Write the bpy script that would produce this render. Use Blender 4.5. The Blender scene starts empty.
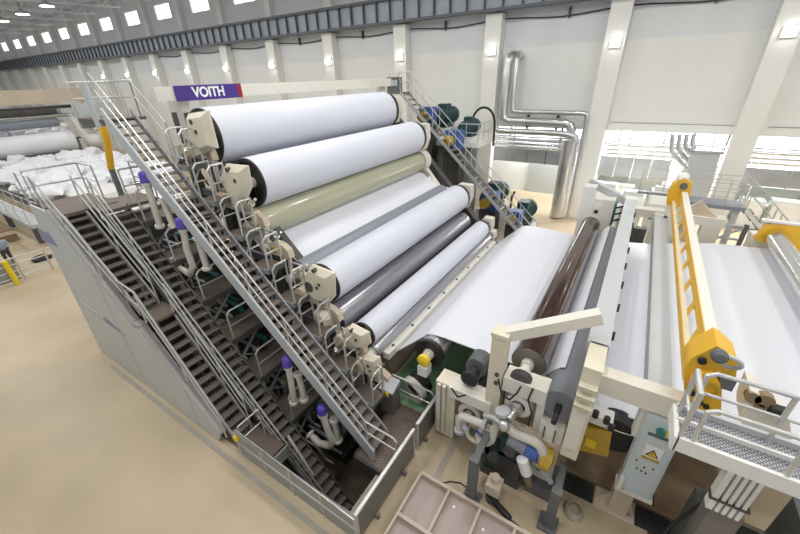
# paper mill hall: an inclined calender, its stairs and the reel beside it
HB, AN, WS, EXPO = 240.0, 8.0, 0.5, 0.0
import bpy, bmesh, math, random
from mathutils import Vector, Matrix
random.seed(7)
C = bpy.context.scene.collection
H = 9.0
FPX = 360.5
RM = Matrix(((0.84437522, 0.5348787, -0.03058217), (0.22679264, -0.40857082, -0.88410123), (-0.4853819, 0.73957736, -0.46629363)))

def P(x, y, X=None, Y=None, Z=None):
    """point of the hall seen at a photo position, on a known world plane"""
    d = RM.transposed() @ Vector((x-400, y-267, FPX))
    if Y is not None: t = Y/d.y
    elif Z is not None: t = (Z-H)/d.z
    else: t = X/d.x
    return Vector((d.x*t, d.y*t, H+d.z*t))

# ------------------------------------------------------------------ materials
def mat(name, col, rough=0.5, metal=0.0, var=0.0, scale=3.0, bump=0.0, emit=None, estr=0, coat=0.0):
    m = bpy.data.materials.new(name); m.use_nodes = True
    nt = m.node_tree; b = nt.nodes['Principled BSDF']
    b.inputs['Base Color'].default_value = (*col, 1); b.inputs['Roughness'].default_value = rough
    b.inputs['Metallic'].default_value = metal
    if coat: b.inputs['Coat Weight'].default_value = coat; b.inputs['Coat Roughness'].default_value = 0.1
    if var or bump:
        tc = nt.nodes.new('ShaderNodeTexCoord'); n = nt.nodes.new('ShaderNodeTexNoise')
        n.inputs['Scale'].default_value = scale; n.inputs['Detail'].default_value = 4
        nt.links.new(tc.outputs['Object'], n.inputs['Vector'])
        if var:
            r = nt.nodes.new('ShaderNodeValToRGB')
            r.color_ramp.elements[0].position = 0.3; r.color_ramp.elements[1].position = 0.72
            r.color_ramp.elements[0].color = (*[c*(1-var) for c in col], 1)
            r.color_ramp.elements[1].color = (*[min(1, c*(1+var)) for c in col], 1)
            nt.links.new(n.outputs['Fac'], r.inputs['Fac']); nt.links.new(r.outputs['Color'], b.inputs['Base Color'])
        if bump:
            bp = nt.nodes.new('ShaderNodeBump'); bp.inputs['Strength'].default_value = bump
            nt.links.new(n.outputs['Fac'], bp.inputs['Height']); nt.links.new(bp.outputs['Normal'], b.inputs['Normal'])
    if emit:
        b.inputs['Emission Color'].default_value = (*emit, 1); b.inputs['Emission Strength'].default_value = estr
    return m

def grating(name, c1, c2, sx, sy, rough=0.6, metal=0.3):
    """open-mesh look: dark cells between bars, a pattern of the steel itself"""
    m = bpy.data.materials.new(name); m.use_nodes = True
    nt = m.node_tree; b = nt.nodes['Principled BSDF']
    tc = nt.nodes.new('ShaderNodeTexCoord'); mp = nt.nodes.new('ShaderNodeMapping')
    mp.inputs['Scale'].default_value = (sx, sy, sx)
    br = nt.nodes.new('ShaderNodeTexBrick')
    br.offset = 0.5; br.inputs['Scale'].default_value = 1.0
    br.inputs['Color1'].default_value = (*c2, 1); br.inputs['Color2'].default_value = (*[c*0.8 for c in c2], 1)
    br.inputs['Mortar'].default_value = (*c1, 1); br.inputs['Mortar Size'].default_value = 0.1
    br.inputs['Brick Width'].default_value = 1.0; br.inputs['Row Height'].default_value = 0.6
    nt.links.new(tc.outputs['Object'], mp.inputs['Vector']); nt.links.new(mp.outputs['Vector'], br.inputs['Vector'])
    nt.links.new(br.outputs['Color'], b.inputs['Base Color'])
    b.inputs['Roughness'].default_value = rough; b.inputs['Metallic'].default_value = metal
    return m

M = {}
M['floor'] = mat('tan_floor_paint', (0.52, 0.42, 0.28), 0.42, 0, 0.12, 0.35)
M['green'] = mat('green_floor_paint', (0.22, 0.40, 0.23), 0.6, 0, 0.2, 1.5)
M['wall'] = mat('wall_plaster', (0.77, 0.775, 0.745), 0.85, 0, 0.025, 0.4)
M['wall_hi'] = mat('wall_plaster_grey_band', (0.70, 0.72, 0.73), 0.85, 0, 0.03, 0.5)
M['column'] = mat('column_paint', (0.78, 0.775, 0.73), 0.7)
M['ceiling'] = mat('ceiling_sheet', (0.5, 0.52, 0.55), 0.8)
M['girder'] = mat('grey_girder_steel', (0.36, 0.39, 0.43), 0.55, 0.2, 0.1, 1.0)
M['girder_rib'] = mat('dark_girder_steel', (0.13, 0.14, 0.16), 0.6, 0.2)
M['truss'] = mat('white_truss', (0.7, 0.72, 0.74), 0.5)
M['pane'] = mat('daylit_pane', (0.9, 0.92, 0.95), 0.3, emit=(0.93, 0.97, 1.0), estr=2.6)
M['lamp'] = mat('lamp_glow', (1, 1, 1), 0.3, emit=(1, 0.97, 0.92), estr=9)
M['paper'] = mat('white_paper', (0.68, 0.70, 0.78), 0.42, 0, 0.012, 0.3)
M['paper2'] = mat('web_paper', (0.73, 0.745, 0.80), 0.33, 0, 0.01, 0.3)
M['paperw'] = mat('bright_paper', (0.86, 0.87, 0.90), 0.6, 0, 0.02, 0.6)
M['disc'] = mat('roll_end_disc', (0.22, 0.21, 0.18), 0.4, 0.3)
M['black'] = mat('black_roll_end', (0.014, 0.014, 0.016), 0.35)
M['rubber'] = mat('black_rubber', (0.02, 0.02, 0.022), 0.6)
M['olive'] = mat('olive_roll_cover', (0.45, 0.45, 0.32), 0.2, 0, 0.04, 0.6, coat=0.4)
M['steelroll'] = mat('dark_steel_roll', (0.40, 0.40, 0.43), 0.24, 0.6)
M['greyroll'] = mat('grey_rubber_roll', (0.20, 0.21, 0.24), 0.38, 0.1)
M['bluegrey'] = mat('blue_grey_roll', (0.25, 0.27, 0.31), 0.4, 0.1)
M['brownroll'] = mat('brown_polished_roll', (0.062, 0.028, 0.022), 0.06, 0.35, coat=0.6)
M['chrome'] = mat('bright_steel', (0.72, 0.73, 0.75), 0.2, 1.0)
M['cream'] = mat('cream_machine_paint', (0.72, 0.66, 0.52), 0.45, 0, 0.06, 2.5)
M['creamw'] = mat('pale_machine_paint', (0.76, 0.73, 0.65), 0.45, 0, 0.03, 2.0)
M['white'] = mat('white_machine_paint', (0.80, 0.79, 0.75), 0.4, 0, 0.02, 2.0)
M['lightgrey'] = mat('light_grey_paint', (0.52, 0.54, 0.55), 0.45, 0.1, 0.04, 1.2)
M['panel'] = mat('cladding_paint', (0.58, 0.60, 0.58), 0.4, 0.05, 0.03, 0.8)
M['panelcap'] = mat('cladding_cap_paint', (0.36, 0.34, 0.33), 0.5, 0.05)
M['stripe'] = mat('lavender_stripe', (0.25, 0.23, 0.38), 0.45)
M['stair'] = mat('grey_stringer_paint', (0.30, 0.31, 0.33), 0.5, 0.15, 0.08, 1.5)
M['rail'] = mat('galvanised_rail', (0.60, 0.60, 0.58), 0.35, 0.55, 0.08, 3)
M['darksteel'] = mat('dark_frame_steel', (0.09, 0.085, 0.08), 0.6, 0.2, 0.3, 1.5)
M['tread'] = grating('tread_grating', (0.30, 0.26, 0.23), (0.15, 0.12, 0.105), 9, 14)
M['deck'] = grating('deck_grating', (0.27, 0.22, 0.18), (0.14, 0.105, 0.085), 7, 12)
M['mesh'] = grating('perforated_steel', (0.62, 0.63, 0.66), (0.10, 0.10, 0.12), 14, 18, 0.4, 0.4)
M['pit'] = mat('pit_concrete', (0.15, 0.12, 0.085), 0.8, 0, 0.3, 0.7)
M['pitpanel'] = mat('grey_brown_sheet', (0.20, 0.185, 0.165), 0.5, 0.25, 0.1, 1)
M['pitpanel2'] = mat('grey_sheet', (0.36, 0.37, 0.35), 0.5, 0.2, 0.06, 1)
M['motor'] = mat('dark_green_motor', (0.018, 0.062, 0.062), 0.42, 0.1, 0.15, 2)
M['blue'] = mat('gearbox_blue', (0.06, 0.13, 0.40), 0.45)
M['yellow'] = mat('machine_yellow', (0.80, 0.46, 0.03), 0.4, 0, 0.05, 3)
M['ochre'] = mat('ochre_yellow', (0.52, 0.34, 0.04), 0.45, 0, 0.1, 3)
M['purple'] = mat('purple_cap', (0.10, 0.06, 0.40), 0.4)
M['signred'] = mat('sign_red', (0.32, 0.015, 0.02), 0.4)
M['signpurple'] = mat('sign_purple', (0.065, 0.03, 0.24), 0.4)
M['signwhite'] = mat('sign_white', (0.9, 0.9, 0.9), 0.4)
M['pipe'] = mat('white_pipe', (0.66, 0.63, 0.55), 0.45, 0, 0.08, 4)
M['duct'] = mat('galvanised_duct', (0.60, 0.60, 0.60), 0.3, 0.85, 0.12, 1.2)
M['ductdk'] = mat('duct_sheet', (0.42, 0.44, 0.46), 0.38, 0.6, 0.15, 0.8)
M['door'] = mat('grey_door', (0.40, 0.42, 0.40), 0.6)
M['cabinet'] = mat('blue_white_cabinet', (0.58, 0.65, 0.67), 0.45)
M['slate'] = mat('slate_leg_paint', (0.13, 0.14, 0.14), 0.55, 0.1, 0.15, 3)
M['tray'] = mat('tray_sheet', (0.40, 0.33, 0.30), 0.5, 0.1, 0.08, 1.2)
M['trayrim'] = mat('tray_rim', (0.52, 0.44, 0.36), 0.5, 0.1, 0.06, 2)
M['cover'] = mat('gutter_cover', (0.38, 0.34, 0.29), 0.55, 0.2, 0.12, 2)
M['cable'] = mat('black_cable', (0.015, 0.015, 0.015), 0.5)
M['teal'] = mat('teal_paint', (0.02, 0.20, 0.19), 0.45)
M['tan'] = mat('tan_beam_paint', (0.62, 0.52, 0.40), 0.6, 0, 0.06, 0.6)
M['wood_shade'] = mat('brown_wood_and_shade', (0.28, 0.20, 0.12), 0.7, 0, 0.2, 2)
M['skin'] = mat('skin', (0.52, 0.33, 0.24), 0.55)
M['hair'] = mat('black_hair', (0.012, 0.011, 0.012), 0.5)
M['shirt'] = mat('light_blue_shirt', (0.30, 0.37, 0.52), 0.8)
M['trousers'] = mat('dark_trousers', (0.05, 0.05, 0.06), 0.8)
M['redpipe'] = mat('rust_red_paint', (0.12, 0.03, 0.02), 0.6)
M['signyellow'] = mat('warning_yellow', (0.85, 0.60, 0.02), 0.4)
M['bronze'] = mat('bronze_disc', (0.30, 0.24, 0.14), 0.4, 0.5)
M['pale'] = mat('pale_green_white', (0.72, 0.76, 0.72), 0.45)

# ------------------------------------------------------------------ mesh building
class MB:
    def __init__(s): s.bm = bmesh.new()
    def poly(s, pts):
        vs = [s.bm.verts.new(p) for p in pts]; return s.bm.faces.new(vs)
    def hexa(s, b, t):
        vb = [s.bm.verts.new(p) for p in b]; vt = [s.bm.verts.new(p) for p in t]; n = len(b)
        s.bm.faces.new(vb[::-1]); s.bm.faces.new(vt)
        for i in range(n): s.bm.faces.new((vb[i], vb[(i+1) % n], vt[(i+1) % n], vt[i]))
        return s
    def box(s, x0, x1, y0, y1, z0, z1):
        if x0 > x1: x0, x1 = x1, x0
        if y0 > y1: y0, y1 = y1, y0
        if z0 > z1: z0, z1 = z1, z0
        return s.hexa([(x0, y0, z0), (x1, y0, z0), (x1, y1, z0), (x0, y1, z0)], [(x0, y0, z1), (x1, y0, z1), (x1, y1, z1), (x0, y1, z1)])
    def prism(s, pts, axis, lo, hi):
        """pts in the two other axes; axis 'x','y','z'"""
        f = {'y': lambda a, b, c: (a, c, b), 'x': lambda a, b, c: (c, a, b), 'z': lambda a, b, c: (a, b, c)}[axis]
        return s.hexa([f(a, b, lo) for a, b in pts], [f(a, b, hi) for a, b in pts])
    def bar(s, p, q, w, h=None, up=(0, 0, 1)):
        h = h or w; p = Vector(p); q = Vector(q); d = (q-p).normalized(); u = Vector(up)
        if abs(d.dot(u)) > 0.98: u = Vector((0, 1, 0))
        a = d.cross(u).normalized(); b = a.cross(d).normalized()
        o = [a*(-w/2)-b*(h/2), a*(w/2)-b*(h/2), a*(w/2)+b*(h/2), a*(-w/2)+b*(h/2)]
        return s.hexa([p+k for k in o], [q+k for k in o])
    def tube(s, pts, r, n=8, closed=False):
        pts = [Vector(p) for p in pts]; N = len(pts); rings = []
        rs = r if isinstance(r, (list, tuple)) else [r]*N
        ref = None
        for i, p in enumerate(pts):
            if closed: t = pts[(i+1) % N]-pts[i-1]
            elif i == 0: t = pts[1]-p
            elif i == N-1: t = p-pts[i-1]
            else: t = (pts[i+1]-p).normalized()+(p-pts[i-1]).normalized()
            t.normalize()
            if ref is None or abs(ref.dot(t)) > 0.99:
                ref = Vector((0, 0, 1)) if abs(t.z) < 0.9 else Vector((1, 0, 0))
            a = (ref-t*ref.dot(t)).normalized(); ref = a; b = t.cross(a)
            k = 1.0
            if 0 < i < N-1: k = 1/max(0.5, math.sqrt(max(0.05, (1+(pts[i+1]-p).normalized().dot((p-pts[i-1]).normalized()))/2)))
            rings.append([s.bm.verts.new(p+(a*math.cos(j*2*math.pi/n)+b*math.sin(j*2*math.pi/n))*rs[i]*(1 if not 0 < i < N-1 else min(k, 1.42))) for j in range(n)])
        for i in range(N if closed else N-1):
            A = rings[i]; B = rings[(i+1) % N]
            for j in range(n): s.bm.faces.new((A[j], A[(j+1) % n], B[(j+1) % n], B[j]))
        if not closed: s.bm.faces.new(rings[0][::-1]); s.bm.faces.new(rings[-1])
        return s
    def lathe(s, p, q, prof, n=28, squash=1.0):
        """prof: list of (distance from p along pq in metres, radius)"""
        p = Vector(p); d = (Vector(q)-p).normalized()
        u = Vector((0, 0, 1)) if abs(d.z) < 0.9 else Vector((1, 0, 0))
        a = (u-d*u.dot(d)).normalized(); b = d.cross(a); rings = []
        for t, r in prof:
            c = p+d*t; r = max(r, 0.002)
            rings.append([s.bm.verts.new(c+(a*math.cos(j*2*math.pi/n)+b*math.sin(j*2*math.pi/n)*squash)*r) for j in range(n)])
        for A, B in zip(rings, rings[1:]):
            for j in range(n): s.bm.faces.new((A[j], A[(j+1) % n], B[(j+1) % n], B[j]))
        s.bm.faces.new(rings[0][::-1]); s.bm.faces.new(rings[-1])
        return s
    def cyl(s, p, q, r, n=28, r2=None):
        L = (Vector(q)-Vector(p)).length
        return s.lathe(p, q, [(0, r), (L, r if r2 is None else r2)], n)
    def ring(s, p, q, ro, ri, n=28):
        p = Vector(p); q = Vector(q); L = (q-p).length; d = (q-p).normalized()
        u = Vector((0, 0, 1)) if abs(d.z) < 0.9 else Vector((1, 0, 0))
        a = (u-d*u.dot(d)).normalized(); b = d.cross(a); R = []
        for t, r in ((0, ro), (L, ro), (L, ri), (0, ri)):
            R.append([s.bm.verts.new(p+d*t+(a*math.cos(j*2*math.pi/n)+b*math.sin(j*2*math.pi/n))*r) for j in range(n)])
        for i in range(4):
            A = R[i]; B = R[(i+1) % 4]
            for j in range(n): s.bm.faces.new((A[j], A[(j+1) % n], B[(j+1) % n], B[j]))
        return s
    def ball(s, c, r, n=12, sc=(1, 1, 1)):
        mtx = Matrix.Translation(c) @ Matrix.Diagonal((*sc, 1))
        bmesh.ops.create_uvsphere(s.bm, u_segments=n, v_segments=max(6, n//2+2), radius=r, matrix=mtx); return s
    def build(s, name, m, parent=None, bevel=0.0, smooth=True):
        bm = s.bm
        if bevel:
            es = [e for e in bm.edges if len(e.link_faces) == 2 and e.calc_face_angle(0) > 0.6]
            bmesh.ops.bevel(bm, geom=es, offset=bevel, segments=2, affect='EDGES', clamp_overlap=True)
        bmesh.ops.recalc_face_normals(bm, faces=bm.faces)
        lo = Vector((min(v.co.x for v in bm.verts), min(v.co.y for v in bm.verts), min(v.co.z for v in bm.verts)))
        hi = Vector((max(v.co.x for v in bm.verts), max(v.co.y for v in bm.verts), max(v.co.z for v in bm.verts)))
        o0 = Vector(((lo.x+hi.x)/2, (lo.y+hi.y)/2, lo.z))
        for v in bm.verts: v.co -= o0
        me = bpy.data.meshes.new(name); bm.to_mesh(me); bm.free()
        if smooth: me.shade_smooth(); me.set_sharp_from_angle(angle=0.7)
        me.materials.append(M[m])
        o = bpy.data.objects.new(name, me); C.objects.link(o)
        w = Vector(WL.get(parent.name, (0, 0, 0))) if parent else Vector((0, 0, 0))
        if parent: o.parent = parent
        o.location = o0-w; WL[o.name] = o0
        return o
WL = {}
def tag(o, label=None, cat=None, group=None, kind=None):
    if label: o['label'] = label
    if cat: o['category'] = cat
    if group: o['group'] = group
    if kind: o['kind'] = kind
    return o
def thing(name, label, cat, loc, group=None):
    o = bpy.data.objects.new(name, None); o.empty_display_size = 0.2; C.objects.link(o)
    o.location = loc; WL[o.name] = Vector(loc); return tag(o, label, cat, group)
def st(o): o['kind'] = 'structure'; return o
def mv(o, d):          # copy of a thing with its parts, moved by d
    def rec(a, par):
        c = a.copy(); C.objects.link(c)
        if par: c.parent = par
        for ch in a.children: rec(ch, c)
        return c
    c = rec(o, None); c.location = Vector(o.location)+Vector(d); return c
def arc(c, r, a0, a1, n, u, v):
    c = Vector(c); u = Vector(u); v = Vector(v)
    return [c+u*r*math.cos(a0+(a1-a0)*i/n)+v*r*math.sin(a0+(a1-a0)*i/n) for i in range(n+1)]
ORD = ['first', 'second', 'third', 'fourth', 'fifth', 'sixth', 'seventh', 'eighth', 'ninth', 'tenth', 'eleventh', 'twelfth', 'thirteenth', 'fourteenth', 'fifteenth', 'sixteenth', 'seventeenth', 'eighteenth']
# ================================================================== the hall
YW = 27.0                      # upper wall plane
# pit: X -12.6..-3.3, Y 2.95..6.5
PX0, PX1, PY0, PY1, PZ = -14.9, -3.3, 2.95, 6.6, -3.0
QX1, QY1 = -5.3, 18.9      # pit extension added under the calender so gaps between rolls read dark
fl = MB()
for a in ((-125, PX0, -4, 33.5), (PX1, 34, -4, 33.5), (PX0, PX1, -4, PY0), (PX0, PX1, QY1, 33.5), (QX1, PX1, PY1, QY1)):
    fl.box(a[0], a[1], a[2], a[3], -0.3, 0)
st(fl.build('floor', 'floor', smooth=False))
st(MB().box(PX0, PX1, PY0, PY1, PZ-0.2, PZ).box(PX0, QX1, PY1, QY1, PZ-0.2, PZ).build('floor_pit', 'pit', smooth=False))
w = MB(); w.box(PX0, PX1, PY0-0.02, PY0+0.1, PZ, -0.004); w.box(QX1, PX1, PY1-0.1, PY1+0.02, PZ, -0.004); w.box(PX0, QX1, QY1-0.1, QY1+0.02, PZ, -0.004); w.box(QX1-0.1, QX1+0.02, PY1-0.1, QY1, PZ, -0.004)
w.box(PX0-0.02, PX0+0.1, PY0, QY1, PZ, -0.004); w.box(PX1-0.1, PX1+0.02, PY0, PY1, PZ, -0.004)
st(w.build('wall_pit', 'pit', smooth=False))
st(MB().box(-5.2, -2.0, 6.62, 19.0, 0, 0.012).build('floor_green_paint', 'green', smooth=False))
# back wall: upper part above the openings
ZB = 5.65
st(MB().box(-125, 20, YW, YW+0.3, ZB, 10.45).build('wall_back', 'wall', smooth=False))
st(MB().box(-125, 20, YW, YW+0.3, 10.45, 13.9).build('wall_back_grey_band', 'wall_hi', smooth=False))
# wall above the crane girder, with window openings
bay = 7.05; cx0 = -2.5
WX = [cx0-bay*(i+0.5) for i in range(1, 16)]
u = MB(); z0, z1 = 15.55, 16.95
edges = [20]+sum(([x+1.55, x-1.55] for x in WX), [])+[-125]
u.box(-125, 20, YW+0.2, YW+0.5, 13.9, z0); u.box(-125, 20, YW+0.2, YW+0.5, z1, 18.6)
for a, b in zip(edges[::2], edges[1::2]): u.box(b, a, YW+0.2, YW+0.5, z0, z1)
st(u.build('wall_back_clerestory', 'wall_hi', smooth=False))
for i, x in enumerate(WX):
    o = MB().box(x-1.55, x+1.55, YW+0.36, YW+0.42, z0, z1).build('window_%d' % (i+1), 'pane', smooth=False); st(o)
    f = MB()
    for a in (-1.53, 0, 1.53): f.box(x+a-0.03, x+a+0.03, YW+0.28, YW+0.36, z0, z1)
    f.box(x-1.55, x+1.55, YW+0.28, YW+0.36, z0, z0+0.06); f.box(x-1.55, x+1.55, YW+0.28, YW+0.36, z1-0.06, z1)
    f.build('window_frame', 'white', o)
# columns
CXS = [cx0+bay*k for k in range(1, -17, -1)]
for k, x in enumerate(CXS):
    c = MB()
    c.box(x-0.52, x+0.52, YW-0.75, YW-0.02, 0.0, 12.3)
    st(c.build('column', 'column', bevel=0.03))
    if k > 3:
        st(MB().box(x-0.34, x+0.34, YW-0.28, YW+0.2, 13.9, 18.3).build('column_upper', 'column', bevel=0.02))
# crane girder
g = thing('crane_girder', 'long ribbed grey crane girder running high along the back wall', 'girder', (-50, YW-1.2, 12.4))
gb = MB(); gb.box(-125, 20, YW-1.0, YW-0.9, 12.55, 13.75); gb.build('web_plate', 'girder', g, smooth=False)
gf = MB(); gf.box(-125, 20, YW-1.25, YW-0.65, 12.4, 12.55); gf.build('bottom_flange', 'girder_rib', g, smooth=False)
gt = MB(); gt.box(-125, 20, YW-1.3, YW-0.02, 13.75, 13.92); gt.build('top_flange', 'girder_rib', g, smooth=False)
rb = MB(); x = 18.0
while x > -120: rb.box(x-0.035, x+0.035, YW-1.22, YW-1.0, 12.55, 13.75); x -= 1.17
tag(rb.build('stiffener_ribs', 'girder_rib', g, smooth=False), kind='stuff')
# wall lamps
names = []
for k, x in enumerate(CXS[:11]):
    lab = ['white wall lamp on the column at the right edge, above the tall stair platform',
           'white wall lamp on the pale column right of the bent silver pipes',
           'white wall lamp on the column just left of the bent silver pipes',
           'white wall lamp on the column above the upper right end of the top white roll',
           'white wall lamp on the column above the middle of the top white roll',
           'white wall lamp on the column above the left part of the top white roll',
           'white wall lamp on the column right above the purple sign',
           'white wall lamp on the column above the left end of the purple sign',
           'white wall lamp on the column left of the purple sign, over the railed top landing',
           'white wall lamp on the second column left of the purple sign',
           'white wall lamp on the farthest lit column behind the top landing'][k]
    t = thing('wall_lamp', lab, 'lamp', (x+0.1, YW-0.76, 10.2), 'lamps on the wall columns')
    MB().box(x-0.22, x+0.34, YW-0.86, YW-0.76, 10.05, 10.5).build('lamp_housing', 'lightgrey', t, 0.02)
    MB().box(x-0.18, x+0.30, YW-1.0, YW-0.86, 10.12, 10.48).build('lamp_glass', 'lamp', t, 0.04)
# cable along the wall with hangers
cab = MB(); pts = []
for i in range(60):
    x = 12-i*1.1; pts.append((x, YW-0.12, 11.95+0.10*math.cos(i*2*math.pi/6.4)))
cab.tube(pts, 0.035, 6)
ct = thing('wall_cable', 'thin black cable strung along the back wall under the crane girder', 'cable', (-20, YW-0.12, 11.9))
cab.build('cable', 'cable', ct)
for x in (7.5, 1.6, -5.2, -13.2, -20.4, -27.4):
    MB().box(x-0.05, x+0.05, YW-0.2, YW, 11.75, 12.3).build('hanger', 'darksteel', ct)
# dark wall joint above the annex
# dark joint line of the lower wall, right of the pipes
st(MB().box(-1.9, 4.2, YW-0.03, YW, 6.12, 6.16).build('trim_1', 'panelcap', smooth=False))
st(MB().box(5.4, 20, YW-0.03, YW, 6.10, 6.14).build('trim_2', 'panelcap', smooth=False))
# ceiling and trusses
st(MB().box(-125, 34, -4, YW+0.5, 18.6, 18.8).build('ceiling', 'ceiling', smooth=False))
tr = 0
for x in (-49.5, -56.5, -63.6, -70.6, -77.7, -84.7, -91.8):
    t = MB()
    t.bar((x, 4, 16.6), (x, 26.8, 17.4), 0.16); t.bar((x, 4, 18.1), (x, 26.8, 18.3), 0.16)
    n = 12
    for i in range(n):
        a = i/n; b = (i+1)/n
        A = Vector((x, 4, 16.6)).lerp((x, 26.8, 17.4), a); B = Vector((x, 4, 18.1)).lerp((x, 26.8, 18.3), (a+b)/2); D = Vector((x, 4, 16.6)).lerp((x, 26.8, 17.4), b)
        t.tube([A, B], 0.05, 6); t.tube([B, D], 0.05, 6)
    o = t.build('roof_truss', 'truss')
    tag(o, 'white steel roof truss, %s from the right under the ceiling at the top left' % ORD[tr], 'truss', 'white trusses under the roof'); tr += 1
# high-bay lamps: the hall's lamps
k = 0
for x in [-87+7*i for i in range(17)]:
    for y in (2, 10, 18):
        z = 16.4
        big = x < -36
        if big and y == 10: continue
        L = bpy.data.lights.new('high_bay_light', 'AREA'); L.shape = 'DISK'; L.size = 1.6; L.energy = HB
        L.color = (1.0, 0.985, 0.96)
        lo = bpy.data.objects.new('high_bay_light', L); C.objects.link(lo); lo.location = (x, y, z-0.55)
        t = thing('high_bay_lamp', 'round high bay lamp hanging from the roof', 'lamp', (x, y, z), 'high bay lamps under the roof')
        MB().lathe((x, y, z+0.35), (x, y, z-1), [(0, 0.12), (0.2, 0.2), (0.35, 0.5), (0.55, 0.62), (0.58, 0.6)], 16).build('reflector', 'lightgrey', t)
        MB().cyl((x, y, z-0.24), (x, y, z-0.27), 0.56, 16).build('lamp_glass', 'lamp', t)
        MB().tube([(x, y, z+0.35), (x, y, 18.6)], 0.03, 6).build('hanger', 'darksteel', t)
        lo.parent = t; lo.location = (0, 0, -0.55)
# ---------------------------------------------------------------- annex behind the openings
st(MB().box(-20, 20, 31.5, 31.8, 0, 4.65).build('wall_annex', 'wall', smooth=False))
st(MB().box(-20, 20, YW+0.3, 31.8, 6.6, 6.8).build('ceiling_annex', 'ceiling', smooth=False))
st(MB().box(-125, -9.9, YW, YW+0.3, 0, ZB).build('wall_back_lower', 'wall', smooth=False))
st(MB().box(-20, 20, 31.5, 31.8, 6.1, 6.6).build('wall_annex_head', 'wall', smooth=False))
st(MB().box(-20, 20, 31.6, 31.66, 4.65, 6.1).build('window_16', 'pane', smooth=False))
# grey sliding door in the annex wall
st(MB().box(P(525, 194, Y=31.4).x, P(566, 194, Y=31.4).x, 31.36, 31.5, 0.0, 3.0).build('door_1', 'door', smooth=False))
for xx, ee in ((-7, 60), (0, 230), (8, 230)):  # unseen fill lamps, strength raised to brighten the white cabinets
    L = bpy.data.lights.new('annex_fill_light', 'AREA'); L.size = 2.5; L.energy = ee*AN
    o = thing('annex_fill_lamp', 'unseen fill lamp on the ceiling of the side bay behind the wall', 'lamp', (xx, 29.2, 6.45), 'added fill lamps in the side bay')
    MB().box(xx-1.3, xx+1.3, 29.05, 29.35, 6.42, 6.58).build('lamp_housing', 'white', o)
    l = bpy.data.objects.new('annex_fill_light', L); C.objects.link(l); l.parent = o; l.location = (0, 0, -0.1)
# ================================================================== the inclined calender
YF, YB = 6.65, 16.55             # front and back ends of the roll faces
def roll(name, label, px, py, r, m, y0=YF, y1=YB, xz=None, paper=None, pl=0.06, rec=0.16, jr=0.16, jm='creamw', cat='roll', group=None):
    if xz is None: p = P(px, py, Y=y0); x, z = p.x, p.z
    else: x, z = xz
    t = thing(name, label, cat, (x, y0, z-r), group)
    s = MB()   # shell with a recessed end
    s.lathe((x, y0, z), (x, y1, z), [(rec, jr), (rec, r*0.80), (0, r*0.86), (0, r), (y1-y0, r), (y1-y0, r*0.86), (y1-y0-rec, r*0.8), (y1-y0-rec, jr)], 64)
    s.build('roll_shell', m if not paper else 'black', t)
    if paper:
        w = MB(); w.ring((x, y0+pl, z), (x, y1-0.25, z), r+0.018, r-0.01, 72); w.build('paper_wrap', paper, t)
    for ya, yb in ((y0-0.5, y0+rec), (y1-rec, y1+0.6)):
        MB().lathe((x, ya, z), (x, yb, z), [(0, jr*0.8), (0.3, jr*0.8), (0.3, jr), (yb-ya, jr)], 20).build('journal', jm, t)
    return t, x, z
R = {}
def mk(key, *a, **k): t, x, z = roll(*a, **k); R[key] = (x, z)
mk(1, 'calender_roll', 'topmost white paper-wrapped roll of the calender stack, under the purple sign', 0, 0, 0.83, 'black', xz=(-11.42, 7.53), paper='paper')
mk(2, 'calender_roll', 'second white paper-wrapped roll from the top, resting above the olive roll', 0, 0, 0.73, 'black', xz=(-9.74, 6.29), paper='paper')
mk(3, 'calender_roll', 'glossy olive green roll under the second white roll', 0, 0, 0.50, 'olive', xz=(-9.62, 5.06), jr=0.2)
mk(4, 'calender_roll', 'big white paper-wrapped roll in the middle of the stack, third white one from the top', 0, 0, 0.63, 'black', xz=(-7.18, 3.52), paper='paper')
mk(5, 'calender_roll', 'shiny dark steel roll right under the third white roll', 0, 0, 0.54, 'steelroll', xz=(-6.98, 2.22))
mk(6, 'calender_roll', 'slim white paper-wrapped roll, lowest white one of the stack', 0, 0, 0.40, 'black', xz=(-5.78, 2.12), paper='paper')
mk(7, 'guide_roll', 'slim dark steel roll below the lowest white roll of the stack', 0, 0, 0.25, 'steelroll', xz=(-5.50, 1.56))
mk(8, 'guide_roll', 'blue-grey roll half hidden behind the third white roll of the stack', 0, 0, 0.41, 'bluegrey', xz=(-8.12, 3.62))
mk(9, 'turning_roll', 'black ended roll with a yellow cap under the near edge of the flat white sheet', 0, 0, 0.40, 'steelroll', xz=(P(432, 350, Y=7.15).x, P(432, 350, Y=7.15).z), y0=7.12, paper=None)

def sheet(name, label, pts, y0, y1, th=0.02, m='paper2'):
    """a paper web: profile pts (x,z) swept across the machine"""
    b = MB(); n = len(pts)
    pts = [Vector((x, 0, z)) for x, z in pts]
    top = []; bot = []
    for i, p in enumerate(pts):
        t = (pts[min(i+1, n-1)]-pts[max(i-1, 0)]).normalized(); nn = Vector((-t.z, 0, t.x))
        top.append(p+nn*th/2); bot.append(p-nn*th/2)
    prof = top+bot[::-1]
    A = [b.bm.verts.new((v.x, y0, v.z)) for v in prof]; B = [b.bm.verts.new((v.x, y1, v.z)) for v in prof]
    k = len(prof)
    for i in range(k): b.bm.faces.new((A[i], A[(i+1) % k], B[(i+1) % k], B[i]))
    for i in range(n-1):
        b.bm.faces.new((A[i], A[k-1-i], A[k-2-i], A[i+1])); b.bm.faces.new((B[i], B[i+1], B[k-2-i], B[k-1-i]))
    return tag(b.build(name, m), label, 'paper')
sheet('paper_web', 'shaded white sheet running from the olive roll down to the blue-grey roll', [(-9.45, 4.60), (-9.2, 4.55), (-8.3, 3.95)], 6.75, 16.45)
x9, z9 = R[9]
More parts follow.
